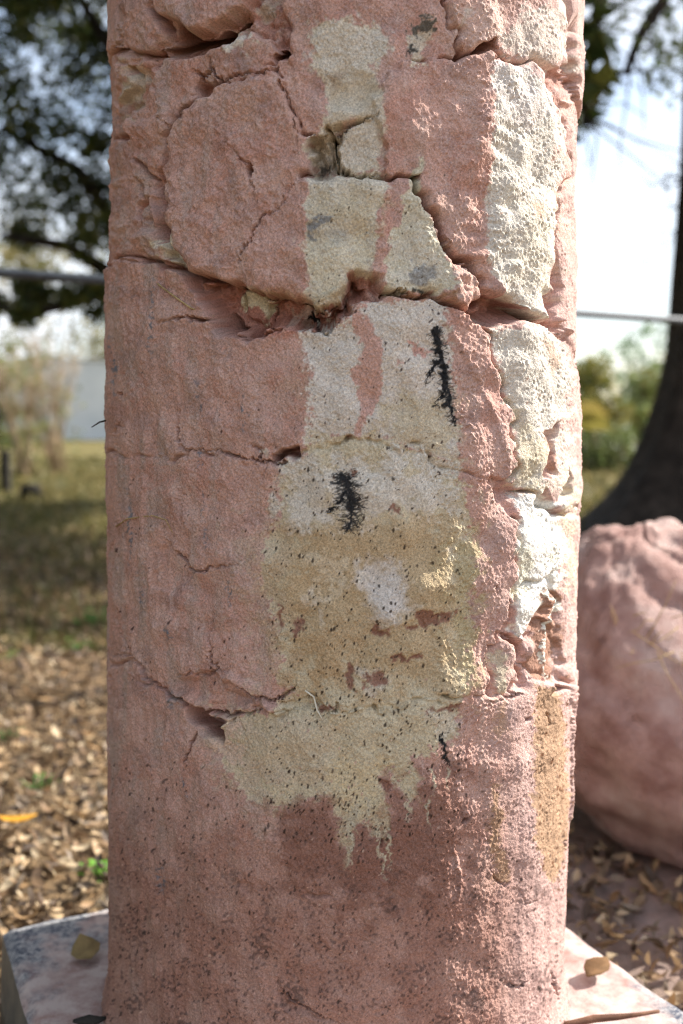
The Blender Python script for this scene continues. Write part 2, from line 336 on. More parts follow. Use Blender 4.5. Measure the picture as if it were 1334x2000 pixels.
# crevices and cracks: x, y, half-width px, depth mm
for c_ in [
 [(300,506,5,6),(345,524,7,14),(372,540,8,16),(405,545,7,20),(445,560,7,14),(480,572,6,16),(520,578,5,12),(560,584,4,8),(612,606,4,10),(640,602,4,10),(668,594,4,8)],
 [(425,622,5,6),(440,650,5,12),(490,660,5,14),(560,642,4,6),(600,640,3,5),(640,652,4,8),(696,592,3,6)],
 [(310,632,2,3),(340,624,3,7),(370,620,4,12),(400,625,5,14),(430,630,4,9)],
 [(420,622,3,8),(440,660,4,12)],[(512,600,3,5),(516,620,3,10),(512,640,2,6)],
 [(745,576,4,10),(790,572,4,12),(840,574,5,14),(870,586,5,14),(905,614,5,16),(920,624,4,14),(936,638,3,6)],
 [(818,392,4,8),(838,420,5,12),(858,455,6,16),(874,492,6,16),(892,510,5,14),(910,522,4,12),(936,546,3,8)],
 [(1030,618,4,12),(1050,624,5,22),(1068,626,5,24),(1080,640,5,14),(1092,665,5,12),(1096,690,3,6)],
 [(870,0,4,8),(876,40,4,10),(884,84,3,8),(890,98,3,7),(903,110,4,10),(918,106,3,9),(935,100,4,12)],
 [(858,112,2,3),(882,110,2,5),(905,110,3,7)],[(960,114,3,6),(985,110,2,5),(1004,118,2,4)],
 [(372,190,3,5),(398,172,3,8),(418,160,4,10),(432,165,4,12),(448,152,3,9),(468,145,3,8),(500,143,3,8),(520,147,3,9),(545,136,3,8)],
 [(411,115,2,5),(413,132,3,8),(424,150,3,11),(431,164,4,12)],[(376,138,2,5),(394,146,4,14),(412,142,2,7)],
 [(345,240,3,8),(360,228,4,10),(372,212,3,7),(378,196,2,6)],[(318,230,2,4),(330,243,3,6),(342,258,4,10)],
 [(326,325,3,8),(334,292,3,7),(340,280,2,4)],[(324,350,5,10),(324,400,6,14),(324,445,6,14),(318,470,4,8)],
 [(262,340,3,4),(275,362,4,8),(278,385,4,8)],[(232,505,3,5),(260,510,4,7),(300,508,5,9)],
 [(548,150,2,6),(552,172,3,8),(568,198,2,6),(576,226,2,6),(580,256,2,6),(600,266,2,6),(612,268,3,6)],
 [(580,268,2,4),(584,290,2,3),(578,308,1.5,2)],
 [(442,278,2,4),(460,296,2,5),(470,310,2,6),(486,322,3,7),(493,334,5,14),(494,350,2,6),(500,372,2,5),(505,392,2,3)],
 [(592,346,2,3),(572,362,2,5),(560,374,2,4),(558,392,2,5),(548,405,2,5),(530,420,2.5,6),(511,424,3,7),(506,440,2.5,6),(496,458,2.5,6),(490,480,3,7),(478,496,2.5,7),(470,514,2,5)],
 [(500,380,2,3),(508,395,1.5,3)],
 [(655,262,4,10),(658,290,4,18),(664,325,4,16),(688,342,4,14),(700,346,6,20),(720,342,3,8),(752,344,2,4)],
 [(660,262,3,8),(686,246,3,10),(712,236,3,8),(738,224,2,5)],
 [(360,868,2,4),(372,880,3,8),(380,882,2.5,7),(392,878,2.5,6),(430,880,2.5,7),(448,888,2.5,7),(470,892,3,8),(486,894,3,8),(512,900,3,8),(545,906,3,10),(560,902,3,9)],
 [(372,882,2.5,7),(371,900,2,4),(370,915,1.5,2)],[(488,868,2,4),(505,874,2.5,6),(512,884,2.5,7),(514,896,2,6)],
 [(524,908,2,5),(520,925,2,4),(514,945,1.5,2)],[(352,800,2,4),(354,840,3,7),(355,858,4,8)],[(340,790,1.5,3),(346,806,1.5,2)],
 [(318,1040,4,8),(325,1052,4,9),(335,1064,4,9),(350,1076,4,10),(362,1092,4,11),(374,1110,4,10),(390,1114,3,8),(410,1110,3,8),(425,1108,2,5),(440,1104,3,7),(460,1101,2,3),(480,1096,1.5,3),(500,1080,1.5,3),(530,1070,1.5,2)],
 [(386,950,1.5,4),(396,962,2,4),(408,976,1.5,2)],[(365,966,3,4),(372,974,3,6)],
 [(880,918,2,5),(900,924,2.5,6),(918,930,4,9),(925,936,2.5,7),(950,950,2,3)],
 [(424,1190,1.5,3),(418,1210,2,5),(414,1236,2,5),(418,1260,2,6),(420,1285,2.5,7),(430,1300,3,8)],
 [(230,1278,3,6),(262,1276,4,7),(276,1292,4,8),(292,1326,4,9),(325,1346,4,10),(344,1362,4,12),(365,1374,5,18),(400,1388,4,16),(450,1396,4,12),(490,1392,3,8),(508,1386,3,8)],
 [(244,1230,3,4),(262,1268,3,6),(280,1300,3,7)],
 [(390,1432,4,8),(380,1450,3,9),(376,1470,3,8),(366,1486,3,6)],
 [(352,1318,3,5),(380,1314,3,7),(410,1316,3,7),(432,1302,3,7),(445,1308,2,5),(458,1298,2,4)],
 [(470,1336,3,6),(484,1348,4,8),(506,1362,4,8),(530,1366,3,8),(556,1358,3,8),(574,1345,3,8),(577,1335,2,3)],
 [(506,1386,2,5),(545,1388,2.5,6),(600,1382,2,4),(640,1386,3,6),(660,1384,3,6),(658,1368,3,7)],
 [(463,1395,1.5,4),(478,1420,2,5),(488,1450,2,4),(478,1480,1.5,3)],
 [(962,1145,3,8),(965,1160,2,4)],[(988,1172,3,6),(990,1205,5,12),(980,1236,5,12),(992,1246,5,14),(1012,1262,4,14),(1018,1282,4,12),(1014,1312,4,9)],
 [(966,1232,2,4),(985,1240,3,6)],[(985,1366,3,8),(998,1360,3,10),(1008,1350,3,6)],[(950,1374,2,4),(972,1366,2,5),(985,1368,2,5)],
 [(1086,1170,3,6),(1094,1210,3,6),(1092,1240,2,5),(1084,1300,3,7),(1080,1340,4,9)],
 [(1088,1340,4,8),(1098,1390,4,8),(1103,1450,4,8),(1106,1520,4,8),(1103,1600,3,7),(1098,1660,3,5)],
 [(1062,1385,3,8),(1066,1415,3,9)],[(1070,1370,2,5),(1063,1390,3,6)],
 [(950,1690,2,4),(962,1712,3,6),(975,1726,3,6),(990,1724,2,4)],[(1010,1740,2,3),(1022,1764,3,5),(1040,1758,2,3)],
 [(1072,1905,4,6),(1078,1935,4,10),(1082,1950,3,6)],[(980,1918,3,4),(1005,1925,4,6),(1020,1915,3,4)],
 [(1100,Y0,4,10),(1106,30,4,12),(1108,100,4,14),(1114,150,5,16),(1128,196,5,14),(1134,215,4,8)],
 [(236,40,3,6),(240,80,3,8),(226,95,4,8)],[(318,Y0,3,7),(302,10,3,7),(316,36,3,8),(318,52,3,8)],
 [(478,20,3,6),(472,40,3,6),(452,56,3,6)],[(524,10,2,5),(522,40,2,6)],[(545,40,2,4),(550,75,2,6)],[(232,900,2,4),(240,830,3,6),(246,806,2,3)],
 [(540,1912,2,4),(570,1950,2.5,7),(610,1970,2.5,7),(650,1990,2,5)],[(240,770,4,10),(242,774,3,6)],[(236,832,4,8),(250,832,1.5,3)],
 [(224,1320,4,6),(222,1350,4,6)],[(1062,640,1.5,3),(1068,660,1.5,2)],[(934,640,2,5),(932,662,2,6)],
]:
    carve(c_)
for k in range(16):                                                # fine random shrinkage cracks
    x, y = random.uniform(230, 840), random.uniform(120, 1980); an = random.uniform(0, 6.28); pts = []
    for j in range(random.randint(4, 9)):
        pts.append((x, y, 1.3, random.uniform(1.0, 2.4))); an += random.uniform(-.9, .9); st = random.uniform(6, 13)
        x += math.cos(an) * st; y += math.sin(an) * st
    carve(pts)
# raised drips and ridges
for c_ in [[(885,1655,4,-2.0),(890,1690,5,-3),(895,1720,5,-3),(888,1745,4,-2)],[(1060,1160,3,-2),(1080,1180,3,-2),(1068,1230,4,-3.0),(1064,1280,4,-3),(1075,1350,3,-2)],
           [(880,10,6,-3),(890,60,6,-4),(900,100,5,-3)],[(835,600,4,-1),(870,640,7,-2.0),(905,690,8,-2),(940,760,8,-2),(970,830,8,-2.2),(985,900,8,-2),(995,940,6,-2)],
           [(740,1230,3,-1),(830,1190,14,-1.5),(850,1188,12,-1.5)],[(1110,1340,6,-4),(1116,1450,6,-4),(1112,1600,6,-4)],[(235,1024,2,-1.2),(270,1010,2,-1.4),(310,1006,2,-1.2),(340,1036,2,-1)]]:
    carve(c_)

# ---- grain
zr = ss(GX, 820, 900)                                              # gritty right-hand third
smooth_c = np.zeros((NY, NX), np.float32)
for pts in ([(735,170),(950,150),(945,480),(870,440),(800,340),(745,330)], [(630,150),(740,140),(745,230),(650,250)], [(550,960),(890,950),(900,1200),(560,1200)]):
    w, d = sdf(pts, 30); smooth_c[w] = np.maximum(smooth_c[w], ss(d, -20, 20))
g1 = fnoise(31, 7.5, 0.45); g2 = fnoise(32, 5.5, 0.4); g3 = fnoise(33, 16, 0.45)
dens = fnoise(34, 70, 0.6)
gran = np.clip(g1 + 0.35 * dens - 0.8, 0, 2.2)
rough_m = (1 - 0.5 * smooth_c * (1 - zr))
GR.append((gran, (0.34 + 0.55 * zr) * (1 - .35 * ss(GX, 950, 980)) * rough_m)); GR.append((0.26 * g2 + 0.30 * g3, rough_m * (1 - .3 * ss(GX, 950, 980))))
gran2 = np.clip(fnoise(35, 13, 0.4) + 0.5 * fnoise(36, 90, 0.5) - 1.15, 0, 2)
GR.append((gran2, (0.4 + 0.35 * zr) * (1 - .65 * ss(GX, 950, 980))))
m_ = np.zeros((NY, NX), np.float32); w, d = sdf([(880,150),(1000,150),(1000,520),(900,520)], 40); m_[w] = ss(d, -30, 20)
GR.append((.6 * fnoise(37, 60, 0.4, ax=1.0, ay=0.33), m_))             # trowel ripples
GR.append((0.5 * fnoise(38, 110, 0.5, ax=0.2, ay=1.0), ss(GX, 460, 300)))       # vertical runs on the left
GR.append((0.22 * fnoise(39, 110, 0.5, ax=0.25, ay=1.0), ss(GY, 1350, 1600)))
up_m = ss(GY, 700, 560) * ss(GX, 960, 860) * (.45 + .55 * ss(GX, 640, 520))
GR.append((.45 * fnoise(41, 34, 0.45) + .5 * np.clip(fnoise(42, 13, .5), -.4, 3) + .35 * np.abs(fnoise(43, 22, .6)), up_m))      # broken, hacked faces of the upper stones
whitez = np.zeros((NY, NX), np.float32)
for pts in ([(955,130),(1090,200),(1090,480),(1065,620),(990,580),(945,500)], [(960,640),(1060,630),(1110,740),(1055,900),(1050,950),(1000,900)], [(1040,1320),(1110,1500),(1075,1720),(1035,1640)]):
    w, d = sdf(pts, 20); whitez[w] = np.maximum(whitez[w], ss(d, -10, 10))
GR.append((-np.clip(fnoise(40, 9, 0.4) + .3 * dens - 1.5, 0, 2), 0.6 + .7 * whitez))

# ------------------------------------------------------------------ paint
PINK, PINK2, DUST = lin((198,160,146)), lin((188,142,127)), lin((180,158,147))
CREAM, WHITE, OCHRE, TERRA, ORANGE = lin((206,196,176)), lin((208,200,187)), lin((180,152,114)), lin((134,96,82)), lin((178,146,118))
BLACK, BLUE, CREAM2, BROWN = lin((30,32,34)), lin((104,112,122)), lin((192,176,144)), lin((150,112,96))
C = np.empty((NY, NX, 3), np.float32); C[:] = PINK
n_a, n_b, n_c, n_d = fnoise(51, 120, 0.7), fnoise(52, 40, 0.6), fnoise(53, 12, 0.6), fnoise(54, 5, 0.5)
n_v = fnoise(55, 170, 0.6, ax=0.2, ay=1.0)
def over(w, col, al):
    C[w] += (col - C[w]) * al[..., None]
ALL = (slice(None), slice(None))
over(ALL, PINK2, 0.6 * ss(n_a + 0.5 * n_b, -0.3, 1.4))
over(ALL, DUST, ss(n_v + 0.4 * n_c, -0.2, 1.6) * (0.35 + 0.5 * ss(GX, 560, 260)))
over(ALL, lin((146,110,99)), 0.4 * ss(fnoise(56, 70, .6) + .5 * n_c, .5, 2.0) * ss(GX, 760, 520))
over(ALL, lin((140,108,98)), 0.45 * ss(n_c + .7 * n_d, 1.0, 2.2))
over(ALL, lin((198,166,152)), 0.6 * ss(fnoise(57, 90, .7) + .4 * n_c, .2, 1.8))
over(ALL, lin((160,132,126)), 0.5 * ss(fnoise(58, 75, .7) + .4 * n_c, .6, 2.0))
over(ALL, lin((202,178,168)), 0.4 * ss(fnoise(59, 70, .5, ax=.12) + .5 * n_d, .8, 2.2))
over(ALL, lin((186,154,144)), 0.5 * ss(n_b + 0.6 * n_c, 0.6, 2.0))
over(ALL, lin((150,110,95)), 0.75 * ss(GY, 1430, 1800) * (.72 + .28 * ss(n_a + 0.6 * n_b, -1.5, 1.2)))                # grubby foot of the shaft
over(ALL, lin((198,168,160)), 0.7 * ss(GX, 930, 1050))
def patch(pts, col, al=1.0, soft=3.0, rag=0.0, warp='q', step=0.0):
    w, d = sdf(pts, 30, warp)
    if step: H[w] -= step * ss(d, -1, 3)
    over(w, col, al * ss(d + (rag * (.35 * n_c[w] + .2 * n_d[w]) if soft < 7.5 else rag * (.8 * n_b[w] + .45 * n_c[w] + .12 * n_d[w])), -soft, soft))
# -- mortar tint in the joints
jm = ss(-9.0 - H, 0, 6); over(ALL, lin((170,112,92)), 0.45 * jm)
patch([(372,545),(480,574),(600,592),(690,545),(640,650),(490,660),(402,605)], lin((176,124,108)), .8, 10)
# -- top
patch([(610,50),(640,38),(740,45),(752,90),(735,150),(747,240),(750,340),(690,346),(650,342),(600,346),(600,300),(625,262),(640,200),(626,160),(605,120)], CREAM, .95, 6, 5)
patch([(605,60),(745,50),(748,110),(640,135),(612,120)], WHITE, .55, 14, 12)
patch([(662,268),(738,226),(748,300),(690,320),(660,310)], WHITE, .7, 10, 6)
patch([(600,345),(610,300),(650,300),(655,342)], lin((200,190,176)), .8, 6, 6)
patch([(604,338),(612,322),(640,326),(644,345),(612,348)], BLACK, .8, 5, 9)
patch([(640,140),(668,132),(672,150),(650,170),(640,160)], lin((150,130,110)), .6, 6, 6)
patch([(650,250),(690,232),(715,232),(690,250),(660,262)], lin((206,170,156)), .6, 5, 6)
patch([(800,80),(825,28),(846,38),(842,70),(830,95),(826,132),(800,136)], CREAM, .85, 5, 8)
patch([(808,60),(825,28),(846,40),(844,66),(828,74)], BLACK, .8, 4, 11); patch([(793,96),(812,88),(815,102),(800,112)], BLACK, .9, 4, 7)
patch([(685,58),(735,50),(742,88),(720,96),(700,84)], WHITE, .5, 8, 10)
patch([(440,76),(480,54),(496,84),(492,102),(470,100),(456,112),(440,98)], lin((214,208,196)), .85, 5, 7)
patch([(446,58),(478,46),(486,64),(452,70)], lin((70,66,60)), .7, 6, 9)
patch([(500,0),(525,-10),(532,14),(510,20)], BLACK, .6, 5, 9); patch([(495,-30),(540,-30),(530,30),(500,36)], lin((206,190,170)), .6, 8, 10)
patch([(440,110),(490,112),(495,140),(450,140)], BLUE, .25, 10, 8)
patch([(960,70),(1040,20),(1100,-20),(1106,124),(1040,124),(1000,112)], WHITE, .7, 16, 14)
patch([(880,20),(960,0),(990,60),(930,90),(895,70)], lin((214,186,172)), .6, 14, 12)
patch([(905,30),(930,25),(925,50),(905,55)], WHITE, .6, 8, 6)
patch([(250,120),(290,110),(270,190),(245,230)], CREAM2, .5, 14, 10); patch([(255,150),(275,155),(265,200),(245,240),(240,200)], lin((196,190,176)), .6, 8, 6)
patch([(330,444),(350,480),(356,522),(322,506),(304,480)], CREAM, .95, 4, 3)
patch([(400,70),(480,20),(470,60),(420,90)], CREAM2, .35, 12, 10)
# -- second course
patch([(600,350),(640,346),(690,344),(753,346),(746,400),(736,450),(726,500),(720,546),(692,532),(668,592),(612,606),(598,582),(606,540),(597,470),(600,400)], CREAM, 1, 3, 2, step=.8)
patch([(600,350),(752,346),(742,372),(690,366),(612,384)], WHITE, .5, 12, 10)
patch([(630,370),(740,380),(730,470),(640,440)], CREAM2, .55, 26, 16)
patch([(600,480),(725,470),(718,540),(690,530),(660,590),(605,590)], lin((220,212,188)), .6, 16, 12)
patch([(600,436),(650,428),(650,444),(612,452),(625,478),(604,470)], BLUE, .75, 6, 9)
patch([(640,450),(680,446),(676,466),(650,466)], BLUE, .3, 8, 8)
patch([(821,308),(826,330),(814,390),(846,440),(872,490),(882,560),(862,573),(745,573),(750,530),(765,470),(784,400),(792,362),(800,346),(812,330)], lin((206,198,176)), 1, 3, 2, step=.8)
patch([(800,440),(860,480),(870,550),(780,560),(770,520)], WHITE, .45, 22, 16)
patch([(805,518),(830,525),(828,562),(812,560)], BLUE, .6, 8, 10); patch([(806,564),(834,566),(832,574),(808,573)], BLACK, .9, 3, 5)
patch([(612,572),(680,560),(665,596),(612,608)], lin((182,162,130)), .7, 6, 5)
patch([(740,574),(870,578),(880,590),(745,580)], lin((150,112,72)), .6, 5, 5)
patch([(500,545),(600,560),(606,590),(520,580)], lin((176,134,112)), .7, 8, 6)
patch([(440,556),(520,560),(610,596),(540,590)], lin((184,176,140)), .3, 6, 8)
patch([(955,132),(1000,124),(1040,150),(1075,200),(1096,262),(1092,340),(1086,420),(1077,480),(1070,560),(1066,622),(1030,612),(990,582),(960,540),(945,500),(948,420),(950,300),(958,200)], WHITE, 1, 3, 4, 'w')
patch([(960,135),(1040,150),(1080,230),(1000,240),(962,200)], lin((216,206,200)), .6, 20, 14)
patch([(1000,380),(1080,380),(1070,560),(1010,560)], lin((222,212,190)), .6, 30, 16)
patch([(1025,396),(1040,400),(1042,430),(1030,425)], lin((200,150,120)), .6, 5, 5)
patch([(1088,200),(1110,200),(1110,480),(1088,470)], lin((212,176,162)), .8, 12, 10)
patch([(436,602),(446,574),(470,566),(520,588),(515,602),(494,640),(470,606),(440,614)], lin((214,204,174)), 1, 4, 4)
patch([(556,610),(592,600),(612,616),(600,640),(570,628)], lin((206,192,176)), .6, 8, 9)
patch([(590,628),(604,618),(618,626),(628,646),(616,644),(604,632)], BLACK, 1, 2, 3)
# -- third course
patch([(566,660),(605,650),(608,740),(606,800),(580,800),(572,730)], lin((192,160,140)), .6, 16, 12)
patch([(720,592),(850,586),(866,612),(870,660),(882,760),(891,830),(889,912),(860,900),(800,872),(760,862),(700,852),(600,862),(607,800),(605,740),(600,690),(582,652),(625,642),(660,632),(690,612)], lin((210,201,189)), .97, 5, 9, step=.7)
over(win([600,890],[590,860],0), WHITE, 0.75 * ss((n_c + .8 * n_d + .5 * n_b)[win([600,890],[590,860],0)], 0.6, 1.8) * (ss(GX, 600, 640) * ss(GX, 890, 860))[win([600,890],[590,860],0)])
patch([(750,770),(885,780),(888,905),(800,868),(740,852)], CREAM2, .7, 26, 12); patch([(606,850),(750,850),(760,862),(720,900),(620,890)], CREAM2, .75, 12, 10)
patch([(690,612),(716,602),(728,650),(746,690),(736,740),(726,800),(702,852),(692,842),(706,780),(696,722),(709,680),(690,640)], PINK, 1, 3, 2)
patch([(795,655),(812,662),(836,690),(830,700),(810,680)], lin((186,124,108)), .7, 3, 4); patch([(778,700),(782,716),(776,722)], lin((186,124,108)), .6, 3, 3)
# -- fourth course
M2 = [(550,906),(590,892),(600,866),(700,856),(770,862),(886,913),(905,950),(915,1020),(922,1100),(916,1180),(911,1250),(913,1340),(890,1372),(886,1440),(852,1462),(800,1470),(792,1480),(812,1510),(816,1550),(792,1560),(770,1530),(760,1500),(742,1512),(762,1580),(757,1640),(735,1630),(716,1600),(692,1602),(682,1680),(669,1702),(664,1600),(640,1560),(582,1554),(546,1592),(520,1570),(470,1540),(440,1500),(436,1420),(450,1400),(540,1382),(576,1352),(542,1322),(546,1250),(526,1180),(511,1120),(520,1070),(548,1020)]
patch(M2, lin((200,186,158)), 1, 4, 9, step=.8)
patch([(556,1020),(700,990),(905,1000),(915,1330),(700,1350),(556,1330),(540,1200),(530,1100)], OCHRE, .6, 36, 26)
patch([(470,1040),(560,1000),(560,1330),(505,1330)], lin((190,172,150)), .4, 26, 20)
patch([(395,1420),(460,1400),(560,1560),(540,1620),(450,1560)], lin((186,164,148)), .45, 26, 22)
patch([(600,1210),(690,1230),(680,1320),(590,1330)], lin((180,150,114)), .4, 30, 20)
patch([(552,910),(600,880),(640,900),(780,890),(880,930),(900,985),(760,995),(700,1015),(640,1000),(590,1030),(555,1010)], WHITE, .95, 24, 16)
patch([(756,862),(840,898),(886,916),(890,940),(820,930),(780,895)], WHITE, .8, 8, 6)
patch([(684,1116),(716,1096),(764,1094),(786,1140),(810,1186),(770,1212),(736,1206),(716,1170)], lin((212,207,202)), .8, 16, 6)
patch([(606,1100),(660,1080),(690,1120),(640,1170),(610,1140)], lin((222,210,186)), .4, 18, 16); patch([(612,1160),(632,1165),(628,1215),(616,1210)], lin((216,206,190)), .5, 8, 8)
patch([(860,1072),(905,1050),(918,1062),(890,1078)], WHITE, .75, 6, 5); patch([(700,1318),(760,1310),(758,1345),(720,1345)], WHITE, .5, 8, 9)
patch([(830,1080),(915,1070),(914,1220),(870,1180)], lin((176,156,120)), .45, 30, 20)
patch([(880,1040),(924,1040),(918,1330),(890,1330)], lin((188,176,140)), .5, 20, 16)
patch([(440,1400),(560,1390),(640,1400),(660,1540),(560,1550),(450,1500)], lin((196,178,154)), .5, 24, 22)
patch([(440,1405),(470,1400),(466,1500),(440,1500)], lin((206,178,160)), .6, 8, 10); patch([(640,1480),(760,1480),(740,1600),(660,1580)], lin((208,190,154)), .6, 18, 14)
patch([(840,1390),(888,1380),(884,1430),(850,1440)], WHITE, .45, 10, 9)
for pts in ([(540,1186),(548,1188),(554,1210),(553,1226),(545,1224)], [(572,1230),(575,1210),(590,1210),(590,1225),(580,1242),(572,1238)], [(814,1220),(820,1200),(836,1188),(850,1202),(875,1190),(890,1182),(882,1200),(850,1224),(822,1232)], [(788,1218),(806,1220),(802,1230),(790,1232)],
            [(758,1286),(772,1266),(790,1282),(832,1264),(820,1280),(790,1290)], [(730,1228),(738,1216),(748,1226),(754,1242),(732,1240)], [(670,1328),(676,1300),(687,1302),(686,1334),(678,1336)], [(706,1322),(730,1324),(748,1312),(758,1330),(750,1336),(730,1330),(710,1332)],
            [(830,1394),(852,1374),(900,1362),(892,1376),(860,1382)], [(620,1374),(640,1378),(662,1380),(660,1390),(630,1388)], [(755,978),(770,988),(786,1008),(778,1010),(760,992)], [(676,916),(690,918),(694,930),(682,932)], [(770,1530),(745,1510),(742,1530),(760,1550)]):
    patch(pts, lin((138,98,83)), .9, 3, 3); w, d = sdf(pts, 10, 'q'); H[w] -= 1.6 * ss(d, -1, 5)
# -- terracotta where the cream has run
patch([(546,1592),(582,1555),(640,1560),(665,1602),(670,1700),(684,1690),(692,1602),(716,1604),(757,1642),(764,1585),(744,1515),(762,1502),(772,1532),(792,1562),(816,1552),(812,1508),(794,1480),(830,1488),(892,1476),(902,1560),(892,1650),(862,1704),(700,1734),(560,1690)], TERRA, .55, 7, 10)
patch([(560,1570),(650,1575),(680,1640),(800,1560),(895,1500),(900,1640),(870,1740),(700,1770),(570,1720)], TERRA, .55, 34, 26)
patch([(700,1700),(880,1680),(880,1780),(720,1800)], TERRA, .4, 30, 20)
for (x, y, ln, wd) in ((682,1600,100,9),(735,1600,90,8),(755,1620,80,5),(715,1560,70,7),(800,1540,50,5),(838,1500,50,4),(832,1560,60,4),(872,1500,45,3),(790,1560,40,4),(748,1660,60,3),(695,1570,60,8)):
    w, d, v = line([(x, y, wd, 1), (x + random.uniform(-4, 8), y + ln * .6, wd * .6, .9), (x + random.uniform(-3, 10), y + ln, 1.5, .3)], 20); over(w, lin((190,178,154)), v * ss(1 - d, 0, .4) * ss(n_c[w], -2.4, -.8))
# -- right side
patch([(960,642),(1060,632),(1100,680),(1112,740),(1102,800),(1062,850),(1056,900),(1062,990),(1045,960),(1004,950),(1006,850),(990,790),(972,720),(958,680)], WHITE, 1, 5, 8, 'w')
patch([(1010,820),(1060,860),(1062,985),(1010,940)], lin((204,190,160)), .7, 20, 14); patch([(1050,660),(1085,690),(1080,720),(1058,700)], lin((192,156,132)), .6, 8, 10)
patch([(1060,860),(1110,800),(1112,990),(1076,1000)], lin((224,208,192)), .8, 14, 12)
patch([(1004,960),(1050,962),(1090,1000),(1100,1062),(1088,1132),(1080,1165),(1040,1222),(1018,1250),(994,1238),(1010,1180),(1000,1150),(1004,1080)], lin((228,224,214)), 1, 4, 5)
patch([(1004,1080),(1030,1070),(1030,1140),(1004,1160)], lin((200,194,166)), .6, 14, 12); patch([(1090,960),(1118,950),(1116,1150),(1092,1150)], lin((206,200,172)), .6, 14, 12)
patch([(1060,1160),(1088,1150),(1096,1240),(1090,1330),(1052,1325),(1032,1290),(1048,1222)], lin((160,122,102)), .9, 6, 5)
patch([(1054,852),(1062,840),(1080,838),(1072,902),(1076,930),(1066,928)], lin((178,138,120)), .9, 4, 3)
patch([(1040,1330),(1080,1350),(1098,1420),(1106,1560),(1098,1680),(1075,1724),(1058,1700),(1034,1640),(1038,1500),(1040,1400)], ORANGE, .95, 5, 6, 'w')
patch([(955,1530),(970,1530),(972,1640),(986,1712),(976,1724),(962,1710),(948,1640)], lin((164,132,104)), .8, 5, 7); patch([(962,1376),(982,1372),(980,1436),(966,1440)], lin((186,152,126)), .7, 6, 6)
patch([(958,1268),(980,1270),(986,1350),(962,1355)], lin((196,188,162)), .7, 10, 10)
for pts in ([(1062,1160,3,1),(1090,1180,4,1),(1066,1232,4,1),(1064,1280,3,1),(1076,1350,2,1)],):
    w, d, v = line(pts, 20); over(w, lin((226,220,205)), ss(1 - d, 0, .4))
# -- grey-blue runs down the left
for (x, y0, y1, wd) in ((390,745,810,5),(392,860,920,4),(398,930,1010,3),(404,1020,1072,6),(478,770,845,6),(455,1130,1182,5),(282,1150,1195,5),(335,1220,1250,5),(332,1350,1385,8),(318,1690,1740,12),(300,540,700,5),(225,660,770,6),(365,1520,1560,5),(260,960,1100,5)):
    w, d, v = line([(x, y0, wd, .5), (x + 2, (y0 + y1) / 2, wd, 1), (x + 3, y1, wd, .5)], 30); over(w, BLUE, .95 * v * ss(1 - d, 0, .8) * ss((n_d + n_c)[w], -.3, .8))
# -- sooty black streaks with hair-like runs
def streak(pts, hairs, reach, dirs=None):
    w, d, v = line([(x, y, .78 * wd, 1) for x, y, wd in pts], 40); over(w, lin((120,114,110)), .35 * ss(2.0 - d + .5 * n_c[w], 0, 1.6)); over(w, lin((40,41,43)), ss(1.05 - d + .2 * n_d[w], 0, .4)); over(w, lin((24,25,27)), .8 * ss(n_c[w] + .8 - d, 0, 1))
    P = np.array(pts)
    for k in range(hairs):
        i = random.randrange(len(P) - 1); u = random.random(); q = P[i] + u * (P[i + 1] - P[i])
        an = random.choice((random.uniform(-.5, .9), math.pi - random.uniform(-.5, .9))) if dirs is None else random.uniform(*dirs)
        ln = q[2] + random.uniform(.25, 1) * reach; x, y = q[0], q[1]; hp = []
        for j in range(4):
            hp.append((x, y, 1.25 - .15 * j, 1)); x += math.cos(an) * ln / 3; y += math.sin(an) * ln / 3; an += random.uniform(-.3, .5)
        w, d, v = line(hp, 8, None); over(w, lin((46,46,47)), .75 * ss(1.15 - d, 0, .6))
streak([(845,640,7),(850,670,9),(862,715,10),(870,765,8),(874,795,5),(884,830,2)], 110, 13); streak([(856,705,7),(842,728,4),(828,752,2)], 12, 10); streak([(866,755,6),(858,775,5),(850,795,2)], 14, 10)
streak([(668,925,6),(678,945,9.5),(688,975,8.5),(685,1005,5),(683,1035,2)], 210, 26); streak([(672,960,8),(660,985,4),(640,1002,2)], 16, 12)
streak([(858,1430,3),(863,1455,6),(866,1475,5),(874,1492,2)], 26, 6)
# -- specks: grit and soot spots, thicker towards the foot
rs = np.random.default_rng(5)
def specks(n, xr, yr, r, col, ybias=None, al=.9):
    xs = rs.uniform(*xr, n); ys = rs.uniform(*yr, n) if ybias is None else yr[0] + (yr[1] - yr[0]) * rs.uniform(0, 1, n) ** ybias
    for x, y in zip(xs, ys):
        if n_b[int(y) - Y0, int(x) - X0] + .8 * n_a[int(y) - Y0, int(x) - X0] < rs.normal(-.6, .8): continue
        rr = r[0] * .7 + (r[1] * 1.1 - r[0] * .7) * rs.uniform() ** 2.2; el = rs.uniform(.6, 1.8); w = win([x], [y], 9)
        q = np.hypot((GX[w] - x) / rr, (GY[w] - y + .4 * (GX[w] - x)) / (rr * el)) + .15 * n_d[w]; over(w, col, al * ss(1.3 - q, 0, .6))
specks(4600, (215,1100), (1480,2300), (.9,2.6), lin((78,62,56)), .8, .8); specks(1700, (520,900), (900,1640), (.9,2.5), lin((56,44,36)), .75, .9)
specks(260, (600,900), (590,1000), (1,2.4), lin((70,55,50))); specks(220, (230,620), (700,1480), (1,2.2), lin((80,58,52))); specks(260, (1030,1115), (1320,1740), (1.2,2.6), lin((110,72,50)))
specks(160, (600,880), (340,600), (1,2.0), lin((84,70,56))); specks(120, (960,1100), (130,900), (1.2,2.6), lin((170,140,122))); specks(300, (215,900), (1300,2000), (1,2.2), lin((200,168,150)), .8)
dirt = ss(fnoise(61, 10, .6) + .8 * fnoise(62, 60, .6), 1.0, 2.2) * ss(GY, 1450, 1900); over(ALL, lin((64,54,52)), .55 * dirt)
